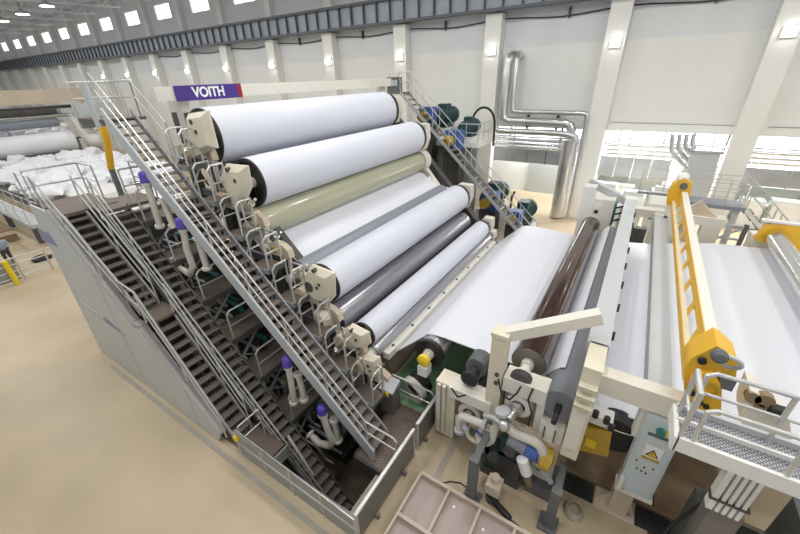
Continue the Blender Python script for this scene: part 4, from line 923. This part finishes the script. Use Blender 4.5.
# ================================================================== drive side behind the calender
yD = 19.4
t = thing('staircase', 'white railed staircase on the far side of the calender, in front of the green motors', 'stairs', (-8.5, yD, 0))
flight(t, (-3.9, 0.3), (-12.3, 8.2), yD, yD+0.9, 30, 0.22, (yD, yD+0.9), m='lightgrey', rh=1.0)
MB().box(-13.6, -12.2, yD, yD+0.9, 8.12, 8.2).build('top_landing', 'deck', t, smooth=False)
railing(t, [(-13.6, yD+0.9, 8.2), (-12.3, yD+0.9, 8.2)], 1.0, 0.7)
# control boxes on the top landing
t = thing('control_box', 'grey control box with small windows on the far top landing above the topmost white roll', 'box', (-12.9, yD+0.5, 8.2))
MB().box(-13.4, -12.6, yD+0.3, yD+0.7, 8.2, 9.0).build('body', 'slate', t, 0.03)
for a in (-13.2, -12.95, -12.75): MB().box(a-0.08, a+0.08, yD+0.27, yD+0.31, 8.55, 8.85).build('window', 'lightgrey', t)
# concrete deck for the upper drives
t = thing('drive_deck', 'concrete deck on walls carrying the two upper green motors', 'deck', (-10, 22.3, 0))
MB().box(-15.5, -8.0, 21.0, 24.6, 5.15, 5.45).build('slab', 'column', t, 0.02)
MB().box(-15.5, -8.3, 21.6, 21.9, 0, 5.15).build('wall', 'door', t)
railing(t, [(-9.6, 21.05, 5.45), (-8.05, 21.05, 5.45), (-8.05, 24.5, 5.45)], 1.0, 0.8)
def motor(label, x, y, z, s=1.0, ped=None, turn=1):
    t = thing('electric_motor', label, 'motor', (x, y, z-0.75*s))
    L = 2.7*s; b = MB()
    prof = [(0, .2*s), (.04*s, .5*s), (.2*s, .56*s)]
    q = 0.24
    while q < 2.25: prof += [(q*s, .52*s), (q*s+.02, .58*s), (q*s+.05*s, .58*s), (q*s+.07*s, .52*s)]; q += 0.13
    prof += [(2.3*s, .56*s), (2.32*s, .62*s), (2.65*s, .62*s), (2.7*s, .4*s)]
    b.lathe((x, y-L/2, z), (x, y+L/2, z), prof, 28); b.build('housing', 'motor', t)
    MB().box(x-0.35*s, x+0.35*s, y-0.45*s, y+0.35*s, z+0.45*s, z+0.85*s).build('terminal_box', 'motor', t, 0.04)
    MB().box(x-0.55*s, x+0.55*s, y-0.75*s, y+0.6*s, z-0.75*s, z-0.45*s).build('feet', 'motor', t, 0.04)
    MB().cyl((x, y-L/2-0.5*s, z), (x, y-L/2, z), 0.12*s, 14).build('shaft', 'chrome', t)
    if ped is not None: MB().box(x-0.8*s, x+0.8*s, y-1.0*s, y+0.9*s, ped, z-0.75*s).build('pedestal', 'column', t, 0.03)
    return t
def gear(label, x, y, z, s=1.0, ped=0.0):
    t = thing('gearbox', label, 'gearbox', (x, y, ped))
    MB().box(x-0.5*s, x+0.5*s, y-0.4*s, y+0.4*s, z-0.55*s, z+0.55*s).build('case', 'blue', t, 0.06)
    MB().lathe((x-0.1, y-0.4*s, z), (x-0.1, y-1.0*s, z-0.05), [(0, .3*s), (.25*s, .34*s), (.3*s, .25*s), (.6*s, .25*s)], 20).build('coupling_guard', 'ochre', t)
    MB().box(x-0.55*s, x+0.55*s, y-0.45*s, y+0.45*s, ped, z-0.55*s).build('pedestal', 'darksteel', t, 0.02)
motor('upper left green motor on the concrete deck, above the far staircase', -11.0, 22.6, 6.7, 0.85, 5.45)
motor('upper right green motor on the concrete deck, beside the arched black hose', -9.3, 22.6, 6.1, 0.7, 5.45)
motor('lower left green motor on the tan floor behind the far staircase', -7.3, 22.6, 2.0, 1.0, 0.0)
motor('lower right green motor on the tan floor behind the far staircase', -5.3, 22.6, 1.1, 0.95, 0.0)
gear('blue gearbox with a yellow coupling at the top of the far staircase', -11.2, 20.75, 6.9, 0.85, 0)
gear('blue gearbox with a yellow coupling in the upper middle of the far staircase', -9.4, 20.7, 5.6, 0.95, 0)
gear('blue gearbox with a yellow coupling in the lower middle of the far staircase', -6.9, 20.75, 2.2, 0.95, 0)
gear('blue gearbox with a yellow coupling at the foot of the far staircase', -5.3, 20.75, 1.4, 0.8, 0)
t = thing('hose', 'black hose arching high beside the upper right green motor', 'hose', (-8.6, 23, 5.45))
c = Vector((-9.3, 23, 5.9)); MB().tube([(-10.0, 23, 6.1)]+[c+Vector((0.75+0.75*-math.cos(a*math.pi/10), 0, 1.0*math.sin(a*math.pi/10)+0.3)) for a in range(11)]+[(-7.78, 23, 5.0)], 0.07, 10).build('hose_run', 'cable', t)
t = thing('lever', 'black lever standing on the floor between the lower green motors', 'lever', (-6.6, 24.3, 0))
MB().tube([(-6.6, 24.3, 0), (-6.6, 24.3, 1.5), (-6.45, 24.3, 1.9)], 0.07, 8).build('rod', 'rubber', t); MB().box(-6.8, -6.4, 24.1, 24.5, 0, 0.15).build('foot', 'rubber', t)
# silver insulated pipes on the wall right of the left column
yv = 26.15
def spipe(label, pts, r):
    out = [Vector(pts[0])]; a = [Vector(p) for p in pts]
    for i in range(1, len(a)-1):
        d0 = (a[i-1]-a[i]).normalized(); d1 = (a[i+1]-a[i]).normalized(); k = r*1.6
        out += [a[i]+d0*k, a[i]+(d0+d1)*k*0.3, a[i]+d1*k]
    out.append(a[-1])
    t = thing('insulated_pipe', label, 'pipe', a[-1])
    b = MB(); b.tube(out, r, 18); b.build('jacket', 'duct', t)
    for p, q in zip(a, a[1:]):
        L = (q-p).length; n = int(L/1.2)
        for i in range(1, n): c = p.lerp(q, i/n); d = (q-p).normalized(); MB().cyl(c-d*0.02, c+d*0.02, r*1.04, 18).build('band', 'lightgrey', t)
    return t
spipe('thickest silver pipe on the wall, bent down beside the column and then right', [(-7.9, 26.9, 10.0), (-8.35, yv, 10.0), (-8.35, yv, 6.15), (-3.85, yv, 6.08), (-3.85, yv, 5.2)], 0.27)
spipe('fattest silver duct standing vertically on the floor beside the pale column', [(-3.8, 25.8, 5.15), (-3.8, 25.8, 2.6), (-3.8, 25.8, 0.1)], 0.42)
spipe('thin silver pipe on the wall running inside the thickest one', [(-7.7, 26.9, 9.95), (-7.78, yv, 9.9), (-7.78, yv, 6.72), (-3.1, yv, 6.68), (-3.1, yv, 0.1)], 0.15)
spipe('lower silver pipe leaving the column foot and running right to the bundle', [(-8.75, yv-0.2, 6.3), (-8.75, yv-0.2, 5.5), (-4.55, yv-0.2, 5.5), (-3.45, yv-0.3, 5.4), (-3.45, yv-0.3, 0.1)], 0.2)
for i, (x, z) in enumerate(((-6.8, 5.75), (-4.9, 5.75))):
    t = thing('pipe_bracket', 'small dark bracket between the horizontal silver pipes, %s' % ('left one' if i == 0 else 'right one'), 'bracket', (x, 26.5, z))
    MB().box(x-0.1, x+0.1, 26.2, 26.98, z+0.1, z+0.24).build('plate', 'darksteel', t); MB().box(x-0.05, x+0.05, 26.6, 26.98, z-0.3, z+0.9).build('stem', 'darksteel', t)
# annex ducts
def rduct(label, x0, x1, y0, y1, z0, z1, n):
    t = thing('air_duct', label, 'duct', ((x0+x1)/2, (y0+y1)/2, z0))
    MB().box(x0, x1, y0, y1, z0, z1).build('duct_body', 'ductdk', t, 0.03)
    for i in range(n+1):
        x = x0+(x1-x0)*i/n; MB().box(x-0.03, x+0.03, y0-0.03, y1+0.03, z0-0.03, z1+0.03).build('joint_flange', 'chrome', t)
    for i in (0.1, 0.5, 0.9): x = x0+(x1-x0)*i; MB().tube([(x, (y0+y1)/2, z1), (x, (y0+y1)/2, 6.6)], 0.04, 6).build('hanger', 'darksteel', t)
rduct('large grey sheet metal duct in the side bay left of the pipe bundle', -9.6, -4.35, 28.6, 29.9, 2.95, 4.25, 4)
rduct('large grey sheet metal duct above the white cabinets', -2.1, 1.9, 28.6, 29.9, 2.55, 3.85, 4)
rduct('large grey sheet metal duct right of the hopper, behind the slanted column', 2.6, 14, 28.6, 29.9, 2.75, 3.75, 7)
for i, (z, r, lab) in enumerate(((4.62, .12, 'upper'), (4.36, .12, 'middle'), (4.1, .12, 'lower'))):
    t = thing('service_pipe', '%s of three bright pipes running along the side bay above the ducts' % lab, 'pipe', (2, 28.3, z))
    MB().tube([(-9.4, 28.3, z), (14, 28.3, z)], r, 10).build('pipe_run', 'chrome', t)
    for x in (-8, -4.8, -0.6, 4.2, 8): MB().box(x-0.04, x+0.04, 28.25, 28.35, z+r*0.8, 6.6).build('hanger', 'darksteel', t)
t = thing('cable_tray', 'grey cable tray running above the three bright pipes', 'tray', (2, 28.3, 4.85))
MB().box(-9.4, 14, 28.1, 28.5, 4.82, 4.92).build('tray', 'ductdk', t)
for x in (-8.3, -4.2, -1.2, 1.2, 5, 9): MB().box(x-0.04, x+0.04, 28.1, 28.5, 4.92, 6.6).build('hanger', 'darksteel', t)
t = thing('hopper_duct', 'folded sheet metal hopper duct under the wall left of the slanted column', 'duct', (3.1, 25.3, 2.9))
MB().hexa([(2.7, 24.9, 2.6), (3.7, 24.9, 2.6), (3.7, 25.8, 2.6), (2.7, 25.8, 2.6)], [(2.35, 24.8, 5.0), (3.6, 24.8, 5.0), (3.6, 25.9, 5.0), (2.35, 25.9, 5.0)]).build('body', 'lightgrey', t, 0.02)
MB().box(2.9, 3.5, 25.1, 25.7, 0, 2.6).build('down_pipe', 'ductdk', t)
MB().box(2.3, 3.65, 24.75, 25.95, 5.0, 5.12).build('rim', 'chrome', t)
for i in range(4):
    spipe('silver bent pipe left of the hopper duct, %s from the left' % ORD[i], [P(673+7*i, 134, Y=25.8), P(671+7*i, 151-2*i, Y=25.7), P(689+4*i, 172-5*i, Y=25.6)], 0.11)
# white cabinets in the side bay
cabs = [(-2.35, -1.75, 1.9), (-1.6, -0.9, 1.75), (-0.8, 0.35, 1.85), (4.6, 5.6, 1.75), (6.0, 7.1, 1.8), (7.4, 9.0, 1.9)]
labs = ['narrow white cabinet at the foot of the column right of the pipe bundle', 'white cabinet second from the column in the side bay', 'broad white cabinet under the grey duct in the side bay', 'white cabinet behind the far stair at the right', 'large white cabinet right of the far stair', 'white cabinet at the right edge under the grey duct']
for (a, b, hh), lab in zip(cabs, labs):
    t = thing('cabinet', lab, 'cabinet', ((a+b)/2, 29.2, 0))
    MB().box(a, b, 28.9, 29.8, 0.08, hh).build('body', 'pale', t, 0.03); MB().box(a+0.05, b-0.05, 28.87, 28.9, 0.15, hh-0.1).build('door', 'white', t, 0.01)
    MB().box(a, b, 28.95, 29.8, 0, 0.08).build('plinth', 'darksteel', t)
for i, (a, b, y, z) in enumerate(((-2.2, 2.0, 30.4, 2.3), (3.9, 9, 30.4, 2.4))):
    t = thing('storage_shelf', 'long white shelf unit along the side bay wall, %s the slanted column' % ('left of' if i == 0 else 'right of'), 'shelf', ((a+b)/2, y, 0))
    MB().box(a, b, y, y+0.8, z-0.1, z).build('shelf_board', 'white', t); MB().box(a, b, y, y+0.8, 1.1, 1.2).build('shelf_board', 'white', t)
    MB().box(a, b, y+0.75, y+0.8, 0, z).build('back_board', 'pale', t)
    for x in (a+0.05, (a+b)/2, b-0.05): MB().box(x-0.05, x+0.05, y, y+0.8, 0, z).build('side_board', 'white', t)
# far frame of the reel
t = thing('rear_stand', 'pale machine frame across the far end of the bright sheet', 'frame', (1.8, 18.6, 0))
MB().box(-0.1, 3.6, 18.2, 18.7, 3.25, 3.6).build('beam', 'creamw', t, 0.03)
for x in (-0.1, 2.9): MB().box(x, x+0.6, 18.2, 18.7, 0, 3.25).build('upright', 'creamw', t, 0.03)
MB().prism([(2.0, 3.6), (3.3, 3.6), (2.6, 4.2)], 'y', 18.3, 18.5).build('gusset', 'tan', t)
MB().box(0.5, 1.1, 18.25, 18.6, 1.5, 2.7).build('gear_cover', 'slate', t, 0.04)
t = thing('rear_stand', 'white machine frame behind the far end of the brown roll', 'frame', (-1.1, 18.3, 0))
MB().box(-1.7, -1.2, 17.9, 18.5, 0, 4.4).build('upright', 'white', t, 0.03); MB().box(-0.85, -0.35, 17.9, 18.5, 0, 3.9).build('upright', 'creamw', t, 0.03)
MB().box(-1.2, -0.2, 17.95, 18.4, 2.2, 2.7).build('cross_rail', 'white', t, 0.03)
MB().bar((-1.6, 18.8, 4.4), (0.1, 18.6, 3.75), 0.3).build('diagonal', 'lightgrey', t, 0.02)
MB().box(-0.5, -0.25, 18.1, 18.6, 2.75, 3.7).build('valve_block', 'teal', t, 0.03)
for i in range(3): MB().tube([(-0.3, 18.2, 3.5-i*0.3), (0.15, 18.0, 3.75-i*0.3)], 0.04, 8).build('hose', 'cable', t)
# rear platform and stair
t = thing('rear_platform', 'railed lavender-grey platform behind the reel, below the slanted column', 'platform', (2.4, 19.8, 3.7))
MB().box(2.1, 4.2, 19.3, 20.4, 3.7, 3.85).box(0.4, 2.1, 20.22, 20.38, 3.75, 3.85).build('deck', 'bluegrey', t, smooth=False)
for x in (2.3, 4.0): MB().box(x-0.1, x+0.1, 19.4, 19.6, 0, 3.7).build('post', 'lightgrey', t)
railing(t, [(0.45, 20.3, 3.85), (4.15, 20.3, 3.85)], 1.05, 0.9, (0.35, 0.7)); railing(t, [(2.2, 19.35, 3.85), (4.15, 19.35, 3.85)], 1.05, 0.7, (0.35, 0.7))
t = thing('staircase', 'white railed stair descending right from the rear platform', 'stairs', (5.3, 19.8, 0))
flight(t, (7.6, 0.5), (4.25, 3.75), 19.4, 20.2, 12, 0.2, (19.4, 20.2), m='white')
t = thing('lattice_fence', 'grey lattice frame under the rear platform beside the yellow plate', 'frame', (3.7, 18.6, 0))
for x in (3.05, 4.3): MB().box(x-0.07, x+0.07, 18.5, 18.64, 0, 3.4).build('post', 'slate', t)
for z in (2.3, 2.75, 3.3): MB().box(3.05, 4.3, 18.52, 18.62, z-0.04, z+0.04).build('bar', 'lightgrey', t)
MB().bar((3.05, 18.56, 2.3), (4.3, 18.56, 3.3), 0.06).build('brace', 'lightgrey', t)

# white housings behind the far frame
for i, (a, b_, z, lab) in enumerate(((-1.5, -0.5, 3.1, 'white machine housing with a dark slot behind the far end of the pale box beam'), (-0.3, 0.9, 2.8, 'low white machine housing with a sloped lid in the middle behind the reel'), (1.1, 2.1, 3.2, 'white machine housing behind the yellow far drive head'))):
    t = thing('machine_housing', lab, 'machine', ((a+b_)/2, 23, 0))
    MB().prism([(22.4, 0), (24, 0), (24, z), (23, z), (22.4, z-0.5)], 'x', a, b_).build('casing', 'white', t, 0.04)
    MB().box(a+0.1, b_-0.1, 22.36, 22.4, 0.8, z-0.8).build('door', 'pale', t, 0.01)
    MB().box(a+0.15, a+0.35, 22.33, 22.37, z-1.3, z-1.1).build('handle', 'rubber', t)
    MB().box(a+0.1, b_-0.1, 23.1, 23.6, z, z+0.25).build('lid', 'pale', t, 0.03)
# ================================================================== far left: next machine section
t = thing('jumbo_reel', 'huge white paper reel lying in the next machine section at the left', 'reel', (-60, 11, 1.3))
MB().lathe((-60, 8.0, 3.28), (-60, 18.0, 3.28), [(0, .3), (0.02, 1.13), (9.98, 1.13), (10, .3)], 56).build('paper_wrap', 'paperw', t)
MB().cyl((-60, 7.6, 3.28), (-60, 18.8, 3.28), 0.3, 20).build('core_shaft', 'darksteel', t)
MB().box(-60.6, -59.4, 18.4, 19.0, 0, 3.4).build('stand', 'creamw', t, 0.03)
MB().box(-60.6, -59.4, 7.2, 7.8, 0, 3.4).build('stand', 'creamw', t, 0.03)
k = 0
for x, z, r, m, lab in ((-60.5, 5.45, 0.52, 'bluegrey', 'dark blue-grey roll behind the huge white reel'), (-60.5, 6.75, 0.5, 'darksteel', 'dark roll under the long tan beam in the next machine section')):
    mk(20+k, 'press_roll', lab, 0, 0, r, m, y0=8, y1=(17.4 if k == 0 else 20), xz=(x, z)); k += 1
for x, z0, z1, lab, m in ((-60, 7.5, 9.0, 'long tan beam crossing the next machine section at the left', 'tan'), (-61.2, 5.9, 6.15, 'pale beam between the two dark rolls in the next machine section', 'creamw'), (-62.5, 1.6, 2.3, 'pale low beam right behind the huge white reel', 'lightgrey')):
    t = thing('cross_beam', lab, 'beam', (x, 15, z0)); MB().box(x-0.4, x+0.4, 7, 21.2, z0, z1).build('beam', m, t, 0.03)
    for y in (7.4, 20.8): MB().box(x-0.3, x+0.3, y-0.3, y+0.3, 0, z0).build('post', 'creamw', t)
# machine section body under the waste paper
t = thing('machine_block', 'low grey machine bed under the heap of waste paper', 'machine', (-50, 13, 0))
MB().box(-59.2, -37, 8.0, 17.5, 0, 1.2).build('bed', 'slate', t, 0.05); MB().box(-37, -36.6, 8, 17.5, 0, 1.3).build('edge', 'lightgrey', t)
# crumpled waste paper
def heap(label, x0, x1, y0, y1, z0, hmax, n, seed):
    rnd = random.Random(seed); b = MB()
    for i in range(n):
        c = Vector((rnd.uniform(x0, x1), rnd.uniform(y0, y1), z0+rnd.uniform(0.1, hmax)))
        r = rnd.uniform(0.35, 0.95)
        b2 = bmesh.ops.create_icosphere(b.bm, subdivisions=2, radius=r, matrix=Matrix.Translation(c) @ Matrix.Diagonal((rnd.uniform(.7, 1.4), rnd.uniform(.7, 1.4), rnd.uniform(.4, .8), 1)))
        for v in b2['verts']: v.co += Vector((rnd.uniform(-1, 1), rnd.uniform(-1, 1), rnd.uniform(-1, 1)))*r*0.2
    o = b.build('waste_paper', 'paperw', smooth=False); tag(o, label, 'paper', kind='stuff')
heap('heap of crumpled white waste paper in front of the huge white reel', -58.5, -36.5, 8.0, 18.0, 1.2, 1.0, 420, 3)
heap('heap of crumpled white waste paper behind the huge white reel', -66, -61.8, 8.5, 18.5, 3.2, 1.5, 110, 5)
# flat waste sheets nearer the stairs
heap('white waste paper lying beside the near staircase top landing', -35.6, -31, 9, 14.5, 0, 1.0, 80, 9)
# white walls and boxes of the next section (near stair top)
t = thing('machine_guard', 'white machine guard standing beyond the top landing of the near staircase', 'guard', (-36, 10, 0))
MB().box(-37.5, -33.5, 9.0, 13.0, 0, 1.8).build('body', 'white', t, 0.05)
for y in (9.6, 10.6, 11.6): MB().box(-33.5, -33.45, y-0.3, y+0.3, 0.3, 1.5).build('panel', 'tan', t)
t = thing('rocker_arm', 'white machine arm bolted up in front of the dark blue-grey roll', 'arm', (-60, 17, 3))
MB().bar((-59, 19.6, 2.2), (-59.5, 18.6, 6.5), 0.8, 0.5).build('arm', 'white', t, 0.05); MB().box(-60, -58.6, 17.6, 19.6, 6.4, 6.9).build('head', 'lightgrey', t, 0.05)
MB().ball((-59, 19.8, 3.0), 0.9, 14).build('end_cover', 'white', t)
t = thing('hoist_arm', 'orange yellow hoist arm behind the upper part of the largest staircase', 'arm', (-21, 7.2, 3))
MB().tube([P(98, 122, Y=7.5), P(103, 128, Y=7.5), P(107, 140, Y=7.5), P(111, 168, Y=7.5)], 0.15, 12).build('arm', 'yellow', t)
MB().tube([P(92, 132, Y=7.4), P(90, 128, Y=7.4), P(93, 125, Y=7.4), P(97, 130, Y=7.4)], 0.07, 10).build('hook', 'lightgrey', t)
q = P(111, 168, Y=7.5); MB().box(q.x-0.12, q.x+0.12, 7.4, 7.6, 0, q.z).build('post', 'slate', t)
# railing and person at the left edge
t = thing('railing', 'low grey barrier with yellow posts at the left edge of the tan floor', 'railing', (-26, 3.6, 0))
for y in (2.9,): MB().tube([(-25.9, y, 0), (-26.0, y, 1.3)], 0.12, 10).build('yellow_post', 'signyellow', t)
for z in (0.25, 0.6, 0.95, 1.3): MB().tube([(-26.2, 1.8, z), (-26.2, 5.6, z)], 0.035, 8).build('bar', 'rail', t)
for y in (1.9, 3.3, 4.5, 5.6): MB().tube([(-26.2, y, 0), (-26.2, y, 1.3)], 0.045, 8).build('post', 'rail', t)
MB().box(-26.24, -26.22, 2.0, 3.2, 0.1, 1.2).build('mesh_sheet', 'pitpanel2', t)
t = thing('walkway', 'long sloping grey gangway with rails along the left edge', 'walkway', (-38, 5, 0))
MB().box(-46, -30, 5.2, 6.1, 1.5, 1.7).build('deck', 'lightgrey', t)
for y in (5.2, 6.1):
    railing(t, [(-46, y, 1.7), (-30, y, 1.7)], 1.0, 2.0)
for x in (-44, -38, -32): MB().box(x-0.1, x+0.1, 5.5, 5.8, 0, 1.5).build('post', 'slate', t)
t = thing('pallet', 'brown wooden pallet stack at the left edge behind the person', 'pallet', (-37, 4.6, 0))
for i in range(5): MB().box(-40, -34, 4.0+i*0.22, 4.18+i*0.22, 0.75, 0.85).build('slat', 'wood_shade', t)
MB().box(-40, -34, 4.0, 5.06, 0.5, 0.75).build('bearer', 'tan', t); 
for x in (-39.8, -37, -34.2): MB().box(x-0.1, x+0.1, 4.0, 5.06, 0, 0.5).build('foot', 'wood_shade', t)
t = thing('cable_reel', 'black cable reel lying on the floor beside the person', 'reel', (-28.3, 4.6, 0))
MB().tube([(-28.6+0.4*math.cos(a*0.39), 4.7+0.4*math.sin(a*0.39), 0.12) for a in range(16)], 0.09, 8, True).build('coil', 'cable', t)
MB().cyl((-28.6, 4.7, 0), (-28.6, 4.7, 0.2), 0.14, 14).build('hub', 'darksteel', t)
# person
px0, py0 = -29.2, 3.5
t = thing('person', 'person in a light blue shirt and dark trousers standing behind the left barrier', 'person', (px0, py0, 0))
def skin(name, verts, edges, radii, m, parent, lvl=2):
    me = bpy.data.meshes.new(name); o0 = WL[parent.name]
    me.from_pydata([Vector(v)-o0 for v in verts], edges, []); o = bpy.data.objects.new(name, me); C.objects.link(o); o.parent = parent
    s = o.modifiers.new('skin', 'SKIN'); s.use_smooth_shade = True
    for v, r in zip(me.skin_vertices[0].data, radii): v.radius = (r if isinstance(r, tuple) else (r, r))
    me.skin_vertices[0].data[0].use_root = True
    ss = o.modifiers.new('sub', 'SUBSURF'); ss.levels = lvl; ss.render_levels = lvl
    me.materials.append(M[m]); return o
X, Y_ = px0, py0
sc = 1.06
def b(x, y, z): return (X+x*sc, Y_+y*sc, z*sc)
V = [b(0, 0, .95), b(.02, 0, 1.15), b(.05, 0, 1.38), b(.06, 0, 1.48), b(.08, 0, 1.62), b(.07, 0, 1.74),
     b(.04, .2, 1.42), b(.10, .27, 1.15), b(.30, .22, 1.02), b(.38, .2, 1.0), b(.04, -.2, 1.42), b(.08, -.28, 1.15), b(.28, -.22, 1.03), b(.36, -.2, 1.0),
     b(0, .1, .9), b(.03, .11, .5), b(-.02, .11, .09), b(.16, .12, .04), b(0, -.1, .9), b(.05, -.11, .5), b(.0, -.11, .09), b(.18, -.12, .04)]
E_ = [(0, 1), (1, 2), (2, 3), (3, 4), (4, 5), (2, 6), (6, 7), (7, 8), (8, 9), (2, 10), (10, 11), (11, 12), (12, 13), (0, 14), (14, 15), (15, 16), (16, 17), (0, 18), (18, 19), (19, 20), (20, 21)]
Rr = [(.13, .16), (.12, .15), (.12, .16), .055, (.09, .085), (.075, .07), .06, .05, .035, .04, .06, .05, .035, .04, .09, .065, .045, .045, .09, .065, .045, .045]
skin('body', V, E_, Rr, 'skin', t)
skin('shirt', [V[0], V[1], V[2], b(.05, 0, 1.44), V[6], V[7], b(.18, .25, 1.09), V[10], V[11], b(.17, -.25, 1.09)], [(0, 1), (1, 2), (2, 3), (2, 4), (4, 5), (5, 6), (2, 7), (7, 8), (8, 9)], [(.16, .19), (.145, .18), (.145, .19), .08, .085, .072, .06, .085, .072, .06], 'shirt', t)
skin('trousers', [b(0, 0, .98), V[14], V[15], b(-.02, .11, .12), V[18], V[19], b(0, -.11, .12)], [(0, 1), (1, 2), (2, 3), (0, 4), (4, 5), (5, 6)], [(.15, .18), .11, .085, .065, .11, .085, .065], 'trousers', t)
for s in (1, -1): MB().box(X-0.1, X+0.2, Y_+s*.12-.06, Y_+s*.12+.06, 0, 0.09).build('shoe', 'rubber', t, 0.03)
MB().ball(b(.06, 0, 1.72), 0.115, 14, (1.02, .95, .9)).build('hair', 'hair', t)
for s in (1, -1): MB().ball(b(.165, s*.035, 1.67), 0.014, 8).build('eye', 'hair', t)
MB().ball(b(.18, 0, 1.63), 0.02, 8, (1, .7, 1.3)).build('nose', 'skin', t)
for s in (1, -1): MB().ball(b(.07, s*.09, 1.65), 0.03, 8, (.6, .4, 1)).build('ear', 'skin', t)
# repeats of one kind share a group
GR = {'calender_roll': 'rolls of the inclined calender stack', 'guide_roll': 'guide rolls of the paper line', 'bearing_housing': 'cream bearing housings of the calender rolls',
      'bearing_ring': 'bearing rings of the olive roll', 'service_walkway': 'brown walkways between the stairs and the rolls', 'bearing_platform': 'small railed platforms at the bearings',
      'valve_unit': 'valve units behind the small railed platforms', 'pipe_rack': 'pipe tangles under the decks', 'electric_motor': 'green motors behind the calender', 'gearbox': 'blue gearboxes on the far side',
      'pipe': 'white pipes of the machine', 'cabinet': 'white cabinets in the side bay', 'storage_shelf': 'white shelves in the side bay', 'air_duct': 'sheet metal ducts in the side bay',
      'service_pipe': 'bright pipes in the side bay', 'insulated_pipe': 'silver pipes on the back wall', 'pump_unit': 'pump units in the pit', 'steel_prop': 'slate grey props', 'cable_loop': 'black cable loops on the cream frame',
      'paper_web': 'white paper sheets in the line', 'guard_panel': 'dark guard panels', 'machine_housing': 'white housings behind the reel', 'pump_block': 'pump blocks under the cream frame', 'press_roll': 'dark rolls of the next section', 'pipe_bracket': 'brackets of the silver pipes'}
for o in bpy.data.objects:
    k = o.name.split('.')[0]
    if o.parent is None and k in GR and 'group' not in o and o.get('kind') != 'structure': o['group'] = GR[k]
# ================================================================== camera, light, view
cd = bpy.data.cameras.new('camera'); cam = bpy.data.objects.new('camera', cd); C.objects.link(cam)
cd.sensor_width = 36; cd.sensor_fit = 'HORIZONTAL'; cd.lens = 36*FPX/800; cd.clip_start = 0.1; cd.clip_end = 400
r = RM.transposed()
mw = Matrix.Identity(4)
for i in range(3):
    mw[i][0] = r[i][0]; mw[i][1] = -r[i][1]; mw[i][2] = -r[i][2]
q = mw.to_3x3().normalized().to_quaternion()
cam.location = (0, 0, H); cam.rotation_mode = 'QUATERNION'; cam.rotation_quaternion = q
S = bpy.context.scene; S.camera = cam
wd = bpy.data.worlds.new('daylight'); S.world = wd; wd.use_nodes = True
wd.node_tree.nodes['Background'].inputs[0].default_value = (0.93, 0.97, 1.0, 1)
wd.node_tree.nodes['Background'].inputs[1].default_value = WS
vs = S.view_settings; S.display_settings.display_device = 'sRGB'
vs.view_transform = 'Standard'; vs.look = 'None'; vs.gamma = 1; vs.exposure = EXPO; vs.use_curve_mapping = False
